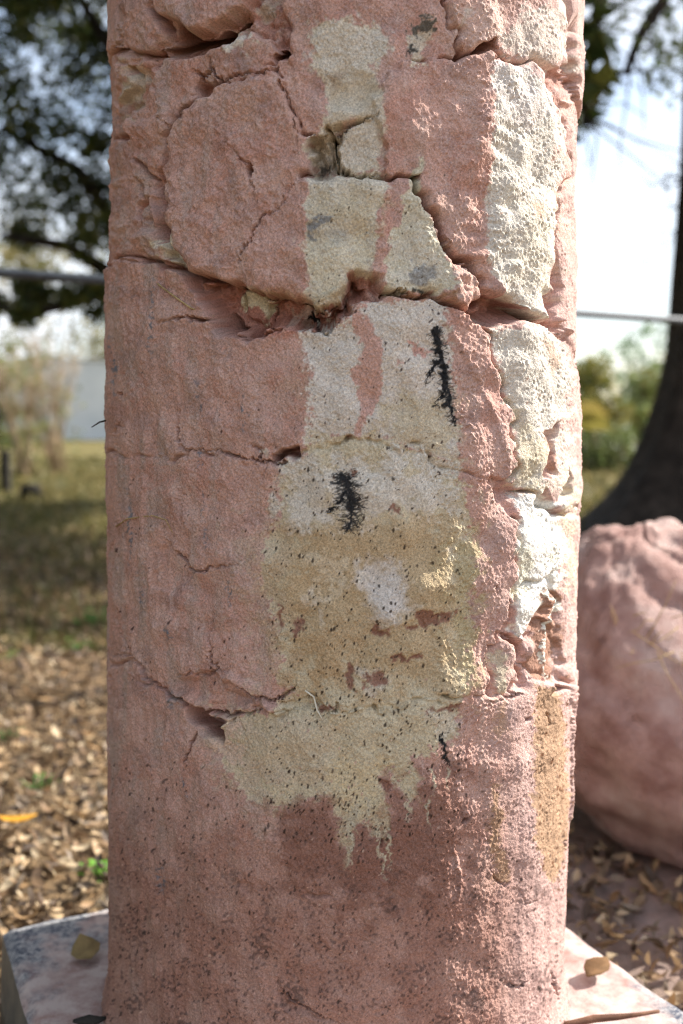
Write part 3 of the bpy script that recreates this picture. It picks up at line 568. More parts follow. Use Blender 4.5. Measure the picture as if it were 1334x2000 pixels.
C *= (1 + .05 * n_d + .04 * n_c)[..., None]
C = np.clip(C, .01, .85)

# ------------------------------------------------------------------ mesh of the column
SIL = [(-60,213,1130),(0,213,1130),(300,212,1128),(600,212,1129),(800,212,1132),(1000,214,1130),(1300,216,1121),(1500,216,1112),(1700,218,1102),(1900,218,1096),(2040,212,1098)]
zz, cc, rr = [], [], []
for y, xl, xr in SIL:
    dp = 1.3 - .3 ** 2 / 1.3
    p0 = on_y(667, y, -1.3 + dp); u0, u1 = (xl - CXP) / F_PX, (xr - CXP) / F_PX
    zc = (p0 - CAM) @ FW; sc_ = zc / dp                               # pixel offset -> lateral at the limb
    a0, a1 = math.atan(u0 * sc_), math.atan(u1 * sc_)
    mid = (a0 + a1) / 2; half = (a1 - a0) / 2
    D_ = 1.3 / math.cos(mid); cc.append(CAM[0] + 1.3 * math.tan(mid)); rr.append(D_ * math.sin(half)); zz.append(p0[2])
zz, cc, rr = map(np.array, (zz[::-1], cc[::-1], rr[::-1]))
def shaft(z): return np.interp(z, zz, cc), np.interp(z, zz, rr) - 0.002
TH_F = math.radians(96)
nf = 800
sf = np.linspace(-1, 1, nf); th_front = TH_F * (0.62 * sf + 0.38 * sf ** 3)
th_back = np.linspace(TH_F, 2 * math.pi - TH_F, 72)[1:-1]
TH = np.concatenate([th_front, th_back])                             # 0 = towards the camera, + = right
ZR = np.concatenate([np.linspace(0.0, 1.20, 1010), np.linspace(1.20, 2.45, 90)[1:]])
nt_, nz_ = len(TH), len(ZR)
TT, ZZ = np.meshgrid(np.where(TH > math.pi, TH - 2 * math.pi, TH), ZR)
cxs, rs_ = shaft(ZZ)
LIM = math.radians(70)
Tc = np.clip(TT, -LIM, LIM)
px_, py_, pz_ = cxs + rs_ * np.sin(Tc) - CAM[0], -rs_ * np.cos(Tc) - CAM[1], ZZ - CAM[2]
dz_ = py_ * FW[1] + pz_ * FW[2]
U = CXP + F_PX * px_ / dz_; V = CYP - F_PX * (py_ * UP[1] + pz_ * UP[2]) / dz_
U += np.sign(TT) * 330 * np.clip(np.abs(TT) - LIM, 0, None)
def reflect(a, lo, hi):
    p = hi - lo; q = np.mod(a - lo, 2 * p); return lo + np.where(q > p, 2 * p - q, q)
U = reflect(U, X0 + 2, X1 - 3); V = reflect(V, Y0 + 2, Y1 - 3)
def sample(A, UU=None, VV=None):
    x, y = (U if UU is None else UU) - X0, (V if VV is None else VV) - Y0; i, j = x.astype(np.int32), y.astype(np.int32); fx, fy = (x - i).astype(np.float32), (y - j).astype(np.float32)
    if A.ndim == 3: fx, fy = fx[..., None], fy[..., None]
    return (A[j, i] * (1 - fx) + A[j, i + 1] * fx) * (1 - fy) + (A[j + 1, i] * (1 - fx) + A[j + 1, i + 1] * fx) * fy
gk = np.exp(-(_fx ** 2 + _fy ** 2) * (2 * math.pi * 0.9) ** 2 / 2)       # worn arrises
H = np.fft.irfft2(np.fft.rfft2(np.clip(H, -95, 22)) * gk, s=(NY, NX)).astype(np.float32) - HC
limb = 1 - 0.45 * ss(np.abs(GX - 671), 340, 440) - .2 * ss(GX, 1085, 1120)
H = np.where(H < -3, -3 + (H + 3) * limb, H)
Hs = sample(H) * 0.001; ZU = sample(DZ) * 0.001
UA = reflect(667 + TT * rs_ / .00053, X0 + 2, X1 - 3); VA = reflect((1.16 - ZZ) / .00053, Y0 + 2, Y1 - 3)
for g_, m_ in GR:
    Hs += sample(g_, UA, VA) * (1 if m_ is None else sample(m_)) * 0.001
Hs += 0.008 * np.clip(1 - ZZ / 0.05, 0, 1) ** 2                       # plaster spreading onto the plinth
rad = rs_ + Hs
VX, VY = cxs + rad * np.sin(TT), -rad * np.cos(TT)
verts = np.stack([VX, VY, ZZ + ZU], -1).reshape(-1, 3).astype(np.float32)
cols = sample(C).reshape(-1, 3)
jj, ii = np.meshgrid(np.arange(nz_ - 1), np.arange(nt_), indexing='ij')
i2 = (ii + 1) % nt_
faces = np.stack([jj * nt_ + ii, jj * nt_ + i2, (jj + 1) * nt_ + i2, (jj + 1) * nt_ + ii], -1).reshape(-1, 4)
flab = LAB[(V - Y0).astype(np.int32), (U - X0).astype(np.int32)][:-1, :].reshape(-1)
# smooth vertex normals over the whole shaft, so that neighbouring stones meet without a seam
P3 = verts.reshape(nz_, nt_, 3).astype(np.float64)
du = np.roll(P3, -1, 1) - np.roll(P3, 1, 1); dv = np.gradient(P3, axis=0)
nrm = np.cross(du, dv); nrm /= np.linalg.norm(nrm, axis=-1, keepdims=True) + 1e-12
nrm = nrm.reshape(-1, 3).astype(np.float32)

column = empty('masonry_column', (0, 0, 0))
tag(column, 'thick round masonry column coated in cracked, flaking pink, cream and white plaster, filling the middle', 'column')
def sub_part(name, mask):
    f = faces[mask]
    if not len(f): return
    ids, inv = np.unique(f, return_inverse=True)
    return mesh_obj(name, verts[ids], inv.reshape(-1, 4), M_paint, column, True, cols[ids], nrm[ids])
for bi, bl in enumerate(BLOCKS):
    sub_part(bl[0], flab == bi)
sub_part('mortar', flab < 0)
top_n = len(TH); tv = [(0, 0, 2.45)] + [tuple(v) for v in verts[-nt_:]]
poly_mesh('cap', tv, [(0, 1 + k, 1 + (k + 1) % nt_) for k in range(nt_)], mottled('cap_plaster', (170,120,105), (190,140,125), 12), column)
M_straw = mottled('dry_straw', (150,122,84), (190,166,124), 200, 0.1)
M_pale = mottled('pale_fibre', (214,206,186), (226,218,200), 200, 0.1)
def surf(x, y, lift=0.002):
    """point on the column surface under photo pixel x, y"""
    k = np.argmin((U - x) ** 2 + (V - y) ** 2 + np.where((np.abs(TT) > LIM) | (ZZ > 1.19), 1e6, 0)); p = verts[k].astype(float); n_ = p.copy(); n_[2] = 0
    return p + n_ / np.linalg.norm(n_) * lift
for pts, r, mt in (([(312,556),(345,582),(380,603),(412,620)], .0011, M_straw), ([(234,1028),(262,1012),(308,1006),(330,1014),(345,1040)], .0008, M_straw),
                   ([(596,1348),(612,1362),(620,1385),(631,1402)], .0011, M_pale), ([(640,1002),(650,1001)], .0005, M_straw)):
    tubes_obj('straw', [tube([surf(x, y) for x, y in pts], [r] * (len(pts) - 1) + [r * .4], 6)], mt, column)
q = surf(216, 822); tubes_obj('twig', [tube([q, q + np.array([-.006, -.006, -.002]), q + np.array([-.014, -.012, -.008])], [.0012, .001, .0006], 6)], mottled('twig_bark', (40,34,30), (62,52,44), 90), column)
del GR, H, C, QX, QY, WX, WY, SX, SY, CX_, CY_, WARP

# ================================================================== GROUND
def ground_z(x, y):
    return float(np.interp(y, [-50, 3, 6, 13, 29, 60, 400], [-.15, -.15, -.07, .12, .29, .5, 1.0]))
gy = np.concatenate([np.linspace(-30, -3, 8), np.linspace(-2, 5, 90), np.linspace(5.2, 30, 60), np.linspace(32, 400, 20)])
gx = np.concatenate([np.linspace(-200, -8, 14), np.linspace(-6, 6, 140), np.linspace(8, 200, 14)])
gv = []
for y in gy:
    for x in gx:
        z = ground_z(x, y)
        if abs(x) < 7 and -3 < y < 12:
            z += .022 * mnoise.noise((x * 2.3, y * 2.3, 1)) + .010 * mnoise.noise((x * 9, y * 9, 4)) - .01
        gv.append((x, y, z))
ng = len(gx)
gf = [(j * ng + i, j * ng + i + 1, (j + 1) * ng + i + 1, (j + 1) * ng + i) for j in range(len(gy) - 1) for i in range(ng - 1)]
M_gr, t, b = new_mat('ground_soil')
tcn = node(t, 'ShaderNodeTexCoord'); sx = node(t, 'ShaderNodeSeparateXYZ')
t.links.new(tcn.outputs['Object'], sx.inputs[0])
na = node(t, 'ShaderNodeTexNoise', Scale=1.3, Detail=8.0, Roughness=0.7); nb = node(t, 'ShaderNodeTexNoise', Scale=26.0, Detail=8.0, Roughness=0.75)
t.links.new(tcn.outputs['Object'], na.inputs['Vector']); t.links.new(tcn.outputs['Object'], nb.inputs['Vector'])
r1 = node(t, 'ShaderNodeValToRGB'); r1.color_ramp.elements[0].position = .35; r1.color_ramp.elements[1].position = .68
r1.color_ramp.elements[0].color = lin4((64,54,44)); r1.color_ramp.elements[1].color = lin4((160,132,98)); e = r1.color_ramp.elements.new(.5); e.color = lin4((118,98,74))
t.links.new(nb.outputs['Fac'], r1.inputs['Fac'])
r2 = node(t, 'ShaderNodeValToRGB'); r2.color_ramp.elements[0].position = .3; r2.color_ramp.elements[1].position = .7
r2.color_ramp.elements[0].color = lin4((80,74,42)); r2.color_ramp.elements[1].color = lin4((124,112,64))
nsum = node(t, 'ShaderNodeMath', operation='MULTIPLY_ADD'); nsum.inputs[1].default_value = .6
t.links.new(nb.outputs['Fac'], nsum.inputs[0]); 
nh = node(t, 'ShaderNodeMath', operation='MULTIPLY'); nh.inputs[1].default_value = .4
t.links.new(na.outputs['Fac'], nh.inputs[0]); t.links.new(nh.outputs[0], nsum.inputs[2]); t.links.new(nsum.outputs[0], r2.inputs['Fac'])
mp = node(t, 'ShaderNodeMapRange'); mp.inputs['From Min'].default_value = 2.6; mp.inputs['From Max'].default_value = 7.0
wob = node(t, 'ShaderNodeMath', operation='MULTIPLY_ADD'); wob.inputs[1].default_value = 5.0
t.links.new(na.outputs['Fac'], wob.inputs[0])
sub = node(t, 'ShaderNodeMath', operation='ADD'); sub.inputs[1].default_value = -2.5
t.links.new(sx.outputs['Y'], sub.inputs[0]); t.links.new(sub.outputs[0], wob.inputs[2]); t.links.new(wob.outputs[0], mp.inputs['Value'])
mx = node(t, 'ShaderNodeMix', data_type='RGBA'); t.links.new(mp.outputs[0], mx.inputs['Factor']); t.links.new(r1.outputs[0], mx.inputs['A']); t.links.new(r2.outputs[0], mx.inputs['B'])
# pink plaster dust trodden into the soil round the boulder
dv_ = node(t, 'ShaderNodeVectorMath', operation='DISTANCE'); dv_.inputs[1].default_value = (0.75, 0.6, -.15); t.links.new(tcn.outputs['Object'], dv_.inputs[0])
dm = node(t, 'ShaderNodeMapRange'); dm.inputs['From Min'].default_value = .85; dm.inputs['From Max'].default_value = .3; dm.inputs['To Max'].default_value = 1.35
t.links.new(dv_.outputs['Value'], dm.inputs['Value'])
dmn = node(t, 'ShaderNodeMath', operation='MULTIPLY'); t.links.new(dm.outputs[0], dmn.inputs[0]); t.links.new(nb.outputs['Fac'], dmn.inputs[1])
mx2 = node(t, 'ShaderNodeMix', data_type='RGBA'); mx2.inputs['B'].default_value = lin4((168,148,142)); t.links.new(dmn.outputs[0], mx2.inputs['Factor']); t.links.new(mx.outputs['Result'], mx2.inputs['A'])
t.links.new(mx2.outputs['Result'], b.inputs['Base Color'])
bp = node(t, 'ShaderNodeBump', Strength=0.6, Distance=0.02); t.links.new(nb.outputs['Fac'], bp.inputs['Height']); t.links.new(bp.outputs[0], b.inputs['Normal'])
tag(mesh_obj('ground', gv, gf, M_gr), kind='structure')

# ------------------------------------------------------------------ plinth
ang = math.radians(25.5); E1 = np.array([math.cos(ang), math.sin(ang), 0]); E2 = np.array([math.sin(ang), -math.cos(ang), 0])
PA = np.array([-.514, .141, 0.]); PW = .776
M_pl, t, b = new_mat('painted_concrete'); b.inputs['Roughness'].default_value = .8
tcn = node(t, 'ShaderNodeTexCoord'); n1 = node(t, 'ShaderNodeTexNoise', Scale=95.0, Detail=6.0, Roughness=.75); n2 = node(t, 'ShaderNodeTexNoise', Scale=11.0, Detail=7.0, Roughness=.65)
n3 = node(t, 'ShaderNodeTexNoise', Scale=30.0, Detail=6.0, Roughness=.7)
for n_ in (n1, n2, n3): t.links.new(tcn.outputs['Object'], n_.inputs['Vector'])
ra = node(t, 'ShaderNodeValToRGB'); ra.color_ramp.elements[0].position = .40; ra.color_ramp.elements[1].position = .62
ra.color_ramp.elements[0].color = lin4((70,76,90)); ra.color_ramp.elements[1].color = lin4((176,174,172)); t.links.new(n1.outputs['Fac'], ra.inputs['Fac'])
ln_ = node(t, 'ShaderNodeVectorMath', operation='DISTANCE'); ln_.inputs[1].default_value = (.0, -.02, 0); t.links.new(tcn.outputs['Object'], ln_.inputs[0])
ad = node(t, 'ShaderNodeMath', operation='MULTIPLY_ADD'); ad.inputs[1].default_value = -.42; t.links.new(n2.outputs['Fac'], ad.inputs[0]); t.links.new(ln_.outputs['Value'], ad.inputs[2])
ad2 = node(t, 'ShaderNodeMath', operation='MULTIPLY_ADD'); ad2.inputs[1].default_value = -.12; t.links.new(n3.outputs['Fac'], ad2.inputs[0]); t.links.new(ad.outputs[0], ad2.inputs[2])
mk = node(t, 'ShaderNodeMapRange'); mk.inputs['From Min'].default_value = .19; mk.inputs['From Max'].default_value = .12; t.links.new(ad2.outputs[0], mk.inputs['Value'])
rp = node(t, 'ShaderNodeValToRGB'); rp.color_ramp.elements[0].position = .35; rp.color_ramp.elements[1].position = .6
rp.color_ramp.elements[0].color = lin4((160,128,120)); rp.color_ramp.elements[1].color = lin4((194,178,170)); t.links.new(n3.outputs['Fac'], rp.inputs['Fac'])
mx = node(t, 'ShaderNodeMix', data_type='RGBA'); t.links.new(mk.outputs[0], mx.inputs['Factor']); t.links.new(ra.outputs[0], mx.inputs['A']); t.links.new(rp.outputs[0], mx.inputs['B']); t.links.new(mx.outputs['Result'], b.inputs['Base Color'])
bp = node(t, 'ShaderNodeBump', Strength=.5, Distance=.004); t.links.new(n1.outputs['Fac'], bp.inputs['Height']); t.links.new(bp.outputs[0], b.inputs['Normal'])
M_side = mottled('plinth_side_concrete', (84,80,74), (128,118,104), 9, .5, 40, c3=(104,98,90))
plinth = empty('column_plinth', tuple(PA + PW / 2 * (E1 + E2)))
tag(plinth, 'square concrete plinth under the column, speckled blue-grey with pink plaster smeared on top', 'plinth')
O_ = np.array(plinth.location)
n = 64; pv = []; pf = []
for j in range(n + 1):
    for i in range(n + 1):
        u, v = i / n, j / n
        e = min(u, v, 1 - u, 1 - v) * PW
        z = -.001 + .004 * mnoise.noise((u * 9, v * 9, 2)) + .002 * mnoise.noise((u * 33, v * 33, 5)) - .012 * max(0, 1 - e / .014) ** 2
        w_ = .004 * mnoise.noise((u * 14, v * 14, 8))
        p = PA + E1 * (u * PW + w_) + E2 * (v * PW + w_) - O_; pv.append((p[0], p[1], z - .004))
for j in range(n):
    for i in range(n): pf.append((j * (n + 1) + i, (j + 1) * (n + 1) + i, (j + 1) * (n + 1) + i + 1, j * (n + 1) + i + 1))
rim = [j * (n + 1) for j in range(n + 1)] + [n * (n + 1) + i for i in range(1, n + 1)] + [j * (n + 1) + n for j in range(n - 1, -1, -1)] + [i for i in range(n - 1, 0, -1)]
poly_mesh('top_slab', pv, pf, M_pl, plinth, True)
sv = []; sfc = []; nr = len(rim)
for lv, (dz, ou) in enumerate(((0, 0), (-.018, .003), (-.07, .008), (-.125, .012), (-.26, .03))):
    for k in rim:
        p = np.array(pv[k]); c = p.copy(); c[2] = 0; q = p + c / np.linalg.norm(c) * ou * (1 + .8 * mnoise.noise((p[0] * 16, p[1] * 16, dz * 30)))
        sv.append((q[0], q[1], p[2] + dz if lv else p[2]))
for lv in range(4):
    for k in range(nr):
        k2 = (k + 1) % nr; sfc.append((lv * nr + k, (lv + 1) * nr + k, (lv + 1) * nr + k2, lv * nr + k2))
poly_mesh('side_wall', sv, sfc, M_side, plinth, True)

# ------------------------------------------------------------------ boulder
M_bo = mottled('boulder_plaster', (160,124,115), (210,188,179), 8, 1.0, 90, c3=(192,160,150), dist=.012)
bo = empty('plastered_boulder', (0.84, 0.86, ground_z(0, 1)))
tag(bo, 'large pink-plastered boulder on the ground behind the column on the right', 'boulder')
bv = []; nu, nv = 180, 110
for j in range(nv + 1):
    ph = -math.pi / 2 + math.pi * j / nv
    for i in range(nu):
        th = 2 * math.pi * i / nu
        d = Vector((math.cos(ph) * math.cos(th), math.cos(ph) * math.sin(th), math.sin(ph)))
        k = 1 + .07 * mnoise.noise(d * 1.6 + Vector((3, 1, 7))) + .05 * mnoise.noise(d * 4 + Vector((9, 2, 1))) + .022 * mnoise.noise(d * 9) + .014 * mnoise.noise(d * 26)
        cr1 = abs(mnoise.noise(d * 2.4 + Vector((5, 5, 5)))); k -= .030 * max(0, 1 - cr1 / .035) - .008 * abs(mnoise.noise(d * 7 + Vector((2, 8, 3))))
        s = d.z; r = .41 * (1.0 if s > -.25 else 1 - .16 * ((-.25 - s) / .75) ** 2)
        tp = 1 - .30 * max(0, s) ** 1.5
        bv.append((d.x * r * k * tp * 1.08 - .13 * max(0, s), d.y * r * k * tp + .14 * max(0, s + .2), (.30 + .37 * s * k)))
bf = [(j * nu + i, j * nu + (i + 1) % nu, (j + 1) * nu + (i + 1) % nu, (j + 1) * nu + i) for j in range(nv) for i in range(nu)]
mesh_obj('stone', bv, bf, M_bo, bo)

# ------------------------------------------------------------------ leaf litter, grass
def leaf_shape(L_, W_, curl, fold, seg=4):
    vs = []
    prof = [0.05, .75, 1.0, .7, .04]
    for i in range(seg + 1):
        u = i / seg; wd = W_ * prof[i] / 2; z = curl * (u - .5) ** 2 * 4
        vs += [(-wd, (u - .5) * L_, z + fold * prof[i]), (0, (u - .5) * L_, z), (wd, (u - .5) * L_, z + fold * prof[i])]
    fs = []
    for i in range(seg):
        a_ = i * 3; fs += [(a_, a_ + 1, a_ + 4, a_ + 3), (a_ + 1, a_ + 2, a_ + 5, a_ + 4)]
    return np.array(vs, np.float32), fs
shapes = [leaf_shape(1, random.uniform(.32, .5), random.uniform(-.18, .3), random.uniform(-.1, .2)) for _ in range(10)]
TAN = [(166,140,108),(186,160,124),(138,112,86),(106,86,68),(200,180,148),(152,128,100),(84,70,58),(168,136,98),(138,122,104),(96,82,70)]
def scatter(name, spots, palette, smin, smax, zoff, tilt, mat):
    V_, F_, C_ = [], [], []; off = 0
    for (x, y, z) in spots:
        v, f = shapes[random.randrange(len(shapes))]
        s = random.uniform(smin, smax)
        m = (Matrix.Rotation(random.uniform(0, 6.28), 3, 'Z') @ Matrix.Rotation(random.gauss(0, tilt), 3, 'X') @ Matrix.Rotation(random.gauss(0, tilt), 3, 'Y'))
        vv = (v * s) @ np.array(m).T + np.array([x, y, z + zoff + random.uniform(0, .022)])
        c = lin(random.choice(palette)) * random.uniform(.75, 1.15)
        V_.append(vv); C_.append(np.tile(c, (len(v), 1))); F_.append(np.array(f) + off); off += len(v)
    return mesh_obj(name, np.concatenate(V_), np.concatenate(F_), mat, None, True, np.concatenate(C_))
M_leaf = leaf_mat('dead_leaf', trans=.18, rough=.6)
def in_plinth(x, y, m=.02):
    q = np.array([x, y, 0]) - PA; return -m < q @ E1 < PW + m and -m < q @ E2 < PW + m
spots = []
while len(spots) < 44000:
    y = -.9 + 7.5 * random.random() ** 1.15; x = random.uniform(-1, 1) * (1.6 + .45 * max(y, 0))
    if in_plinth(x, y) or (x - .84) ** 2 + (y - .86) ** 2 < .1: continue
    if x > .3 and random.random() < .25: continue
    if y > 4.2 and random.random() < (y - 4.2) * .4: continue
    spots.append((x, y, ground_z(x, y)))
tag(scatter('leaf_litter', spots, TAN, .018, .056, .003, .5, M_leaf), 'carpet of dry tan fallen leaves over the ground on both sides of the column', 'leaf litter', kind='stuff')
M_gl = leaf_mat('grass_blade', trans=.3)
gsp = []; gc = []
for k in range(36000):
    y = 2.6 + 14 * random.random() ** 1.4; x = random.uniform(-1, 1) * (1.2 + .42 * y)
    dn = mnoise.noise((x * .9, y * .9, 3))
    if dn < -.1 and y < 5: continue
    z = ground_z(x, y) - .01; h = random.uniform(.03, .09); an = random.uniform(0, 6.28); w_ = .004 + .0012 * y
    lx, ly = random.gauss(0, .03), random.gauss(0, .03)
    gsp += [(x - w_ * math.cos(an), y - w_ * math.sin(an), z), (x + w_ * math.cos(an), y + w_ * math.sin(an), z), (x + lx, y + ly, z + h)]
    c = lin(random.choice([(96,96,48),(118,108,60),(88,84,44),(142,124,80),(84,90,46)])) * random.uniform(.8, 1.1); gc += [c, c, c]
tag(mesh_obj('grass', gsp, np.arange(len(gsp)).reshape(-1, 3), M_gl, None, False, np.array(gc)), 'thin olive grass growing across the yard beyond the leaf litter', 'grass', kind='stuff')

# ================================================================== FENCE, WALL, POST
M_rail = mottled('galvanised_pipe', (62,67,72), (86,92,98), 14, .1, 60, rough=.5)
fd = np.array([.877, .48, 0]); f0 = np.array([0, 2.26, 0])
fence = empty('rail_fence', (0, 2.26, ground_z(0, 2.26))); tag(fence, 'low grey metal pipe-rail fence running behind the column', 'fence')
fo = np.array(fence.location)
p0, p1 = f0 - fd * 6.4 + [0, 0, 1.2], f0 + fd * 6.4 + [0, 0, 1.2]
tubes_obj('top_rail', [tube([p0 - fo, (p0 + p1) / 2 - fo, p1 - fo], [.0155] * 3, 14)], M_rail, fence)
for k in (-2, -1, 0, 1, 2):
    p = f0 + fd * 3.1 * k; zb = ground_z(p[0], p[1]) - .1
    po = tubes_obj('post', [tube([(p[0], p[1], zb) - fo, (p[0], p[1], 1.21) - fo], [.027] * 2, 12)], M_rail, fence)
    tubes_obj('post_cap', [tube([(p[0], p[1], 1.175) - fo, (p[0], p[1], 1.21) - fo, (p[0], p[1], 1.235) - fo], [.030, .030, .016], 12)], M_rail, po)

def box(name, lo, hi, mat, parent=None, bev=0.01):
    v = [(x, y, z) for z in (lo[2], hi[2]) for y in (lo[1], hi[1]) for x in (lo[0], hi[0])]
    o = poly_mesh(name, v, [(0,2,3,1),(4,5,7,6),(0,1,5,4),(2,6,7,3),(0,4,6,2),(1,3,7,5)], mat, parent)
    if bev:
        md = o.modifiers.new('bevel', 'BEVEL'); md.width = bev; md.segments = 2
    return o
M_wall = mottled('white_render', (205,208,208), (226,226,224), 1.2, .15, 20)
wl = empty('garden_wall', (-6.6, 29, ground_z(0, 29))); tag(wl, 'plain white rendered wall far off beyond the yard, left of the column', 'wall')
box('wall_face', (-14.5, 0, -.4), (4.8, .25, 2.35), M_wall, wl, .02); box('coping', (-14.55, -.05, 2.35), (4.85, .30, 2.45), mottled('coping_stone', (170,170,166), (196,194,190), 3), wl, .02)
q = on_y(10, 880, 9.5); ps = empty('short_post', (q[0], 9.5, ground_z(0, 9.5)))
tag(ps, 'short dark post at the left edge in front of the white wall', 'post')
M_dark = mottled('dark_timber', (44,42,40), (70,66,60), 20)
box('shaft', (-.045, -.045, -.1), (.045, .045, .42), M_dark, ps, .008); box('cap', (-.055, -.055, .42), (.055, .055, .45), M_dark, ps, .008)
q = on_y(56, 884, 9.0); st = empty('tree_stump', (q[0], 9.0, ground_z(0, 9))); tag(st, 'low black stump at the foot of the bare shrubs on the left', 'stump')
tubes_obj('stump_wood', [tube([(0, 0, -.05), (0, 0, .05), (.01, 0, .10), (.01, 0, .12)], [.13, .11, .10, .085], 14, .12)], mottled('charred_wood', (20,19,18), (40,36,32), 30), st)
tubes_obj('root', [tube([(.06, -.03, .04), (.15, -.05, .01), (.22, -.06, -.03)], [.035, .025, .01], 8, .1)], M_dark, st)

# ================================================================== TREES AND SHRUBS
M_bark = mottled('oak_bark', (46,40,36), (84,74,66), 9, 1.0, 34, c3=(62,54,48), dist=.03)
M_fol = leaf_mat('tree_leaf', trans=.35, rough=.45)
GREEN_D = [(62,76,36),(76,92,42),(52,64,32),(98,104,48),(112,112,54)]
GREEN_L = [(120,138,80),(104,124,72),(140,150,96),(130,140,88)]
YEL = [(132,130,66),(118,122,58),(146,138,74),(104,114,56),(138,126,64)]
def foliage(name, centres, n, spread, lsize, palette, parent, org, keep=None):
    V_ = []; C_ = []
    cs = np.array(centres, float); k = 0
    while k < n:
        c = cs[random.randrange(len(cs))]; sp = c[3] if len(c) > 3 else spread
        d = np.array([random.gauss(0, 1), random.gauss(0, 1), random.gauss(0, .75)]); d = d / np.linalg.norm(d) * random.random() ** .45 * sp
        p = c[:3] + d
        k += 1
        if keep is not None and not keep(p): continue
        s = random.uniform(.6, 1.2) * lsize
        a_ = Vector((random.gauss(0, 1), random.gauss(0, 1), random.gauss(-.3, .7))).normalized(); b_ = a_.orthogonal().normalized()
        b_ = (Matrix.Rotation(random.uniform(0, 6.28), 3, a_) @ b_) * .32; nn = a_.cross(b_) * .25
        q = Vector(p - org)
        V_ += [q - a_ * s * .5, q + b_ * s + nn * s, q + a_ * s * .5, q - b_ * s + nn * s]
        cc_ = lin(random.choice(palette)) * random.uniform(.75, 1.2); C_ += [cc_] * 4
    Fq = np.arange(len(V_)).reshape(-1, 4); Ft = np.concatenate([Fq[:, [0, 1, 2]], Fq[:, [0, 2, 3]]])
    return mesh_obj(name, np.array([tuple(v) for v in V_]), Ft, M_fol, parent, False, np.array(C_))
def not_shading(p):
    """leaves grow where their shade misses the sunlit ground round the column"""
    t_ = (p[2] + .1) / SUN[2]; g = p - SUN * t_
    return not (-4.5 < g[0] < 6 and -3.5 < g[1] < 2.9)
def wander(p, q, n, amp):
    p, q = np.array(p, float), np.array(q, float)
    return [p + (q - p) * i / n + (np.array([random.gauss(0, amp) for _ in range(3)]) if 0 < i < n else 0) for i in range(n + 1)]

# big oak, right edge
tx, ty = 2.96, 6.2
oak = empty('oak_tree', (tx, ty, ground_z(tx, ty))); tag(oak, 'massive dark oak trunk with flaring roots at the right edge, branches hanging above', 'tree')
og = np.array(oak.location); ov = []; ofc = []; NS = 64; hs = [-.2, 0, .08, .18, .32, .5, .75, 1.05, 1.4, 1.9, 2.5, 3.2, 4.0, 4.8]
for j, h in enumerate(hs):
    for k in range(NS):
        th = 2 * math.pi * k / NS
        butt = max(0, math.cos(5 * th + .6)) ** 2 * .55 + .25 * max(0, math.cos(th - math.pi - .25)) ** 3
        r = .46 - .004 * h + (.55 + .45 * butt) * math.exp(-max(h, -.1) / .62) * 1.08 + .03 * mnoise.noise((math.cos(th) * 3, math.sin(th) * 3, h * 1.2)) + .014 * mnoise.noise((math.cos(th) * 14, math.sin(th) * 14, h * 3))
        ov.append((r * math.cos(th), r * math.sin(th), h))
for j in range(len(hs) - 1):
    for k in range(NS): ofc.append((j * NS + k, j * NS + (k + 1) % NS, (j + 1) * NS + (k + 1) % NS, (j + 1) * NS + k))
poly_mesh('trunk', ov, ofc, M_bark, oak, True)
top = og + [.1, 0, 4.6]
limbs = [(wander(top, (.2, 5.4, 6.8), 6, .12), .26, .10), (wander(top, (6.5, 8.0, 8.0), 5, .15), .3, .1), (wander(top, (3.5, 9.5, 8.6), 5, .15), .26, .1), (wander(top, (-1.6, 8.2, 7.6), 7, .15), .22, .06), (wander(top, (5.4, 4.4, 8), 5, .12), .2, .07)]
hang = [[on_y(1190, -160, 5.6), on_y(1172, 0, 5.6), on_y(1160, 60, 5.6), on_y(1152, 140, 5.6), on_y(1138, 225, 5.6)],
        [on_y(1330, -120, 5.9), on_y(1296, 0, 5.9), on_y(1256, 60, 5.9), on_y(1238, 100, 5.9), on_y(1222, 145, 5.9)]]
for pts, r0, r1_ in limbs:
    tubes_obj('limb', [tube([p - og for p in pts], list(np.linspace(r0, r1_, len(pts))), 10, .06)], M_bark, oak)
for pts in hang:
    root = np.array(limbs[0][0][3]); pts = [root, (root + pts[0]) / 2 + [0, 0, .2]] + pts
    tubes_obj('branch', [tube([p - og for p in pts], list(np.linspace(.07, .026, len(pts))), 8, .06)], M_bark, oak)
tw = []
for k in range(26):
    b0 = hang[random.randrange(2)][random.randrange(1, 5)]; e_ = b0 + np.array([random.gauss(.1, .35), random.gauss(0, .3), random.gauss(-.1, .25)])
    tw.append(tube([p - og for p in wander(b0, e_, 3, .04)], [.010, .007, .005, .003], 5))
for k in range(9):
    ya = random.uniform(330, 540); b0 = on_y(1336, ya, 6.1); e_ = on_y(random.uniform(1200, 1270), ya + random.gauss(0, 40), 6.3)
    tw.append(tube([p - og for p in wander(b0, e_, 5, .06)], [.008, .006, .004, .003, .002, .0015], 5))
for w_ in tw: tubes_obj('twig', [w_], M_bark, oak)
cen = []
for k in range(30):
    p = on_y(random.uniform(1110, 1345), random.uniform(-260, 190), random.uniform(5.2, 7.2)); cen.append((*p, .22))
for k in range(9):
    p = on_y(random.choice((random.uniform(1130, 1175), random.uniform(1270, 1330))), random.uniform(150, 260), 6.2); cen.append((*p, .14))
foliage('hanging_foliage', cen, 1900, .3, .065, GREEN_L, oak, og, not_shading)
cen = []
for pts, r0, r1_ in limbs:
    for k in range(13): p = pts[-1] + np.array([random.gauss(0, 1.5), random.gauss(0, 1.5), random.gauss(.2, .7)]); cen.append((*p, .7))
for k in range(40): cen.append((random.uniform(1.0, 4.2), random.uniform(5.5, 10), random.uniform(5.2, 7), .7))
foliage('crown', cen, 30000, .7, .18, GREEN_D, oak, og, not_shading)
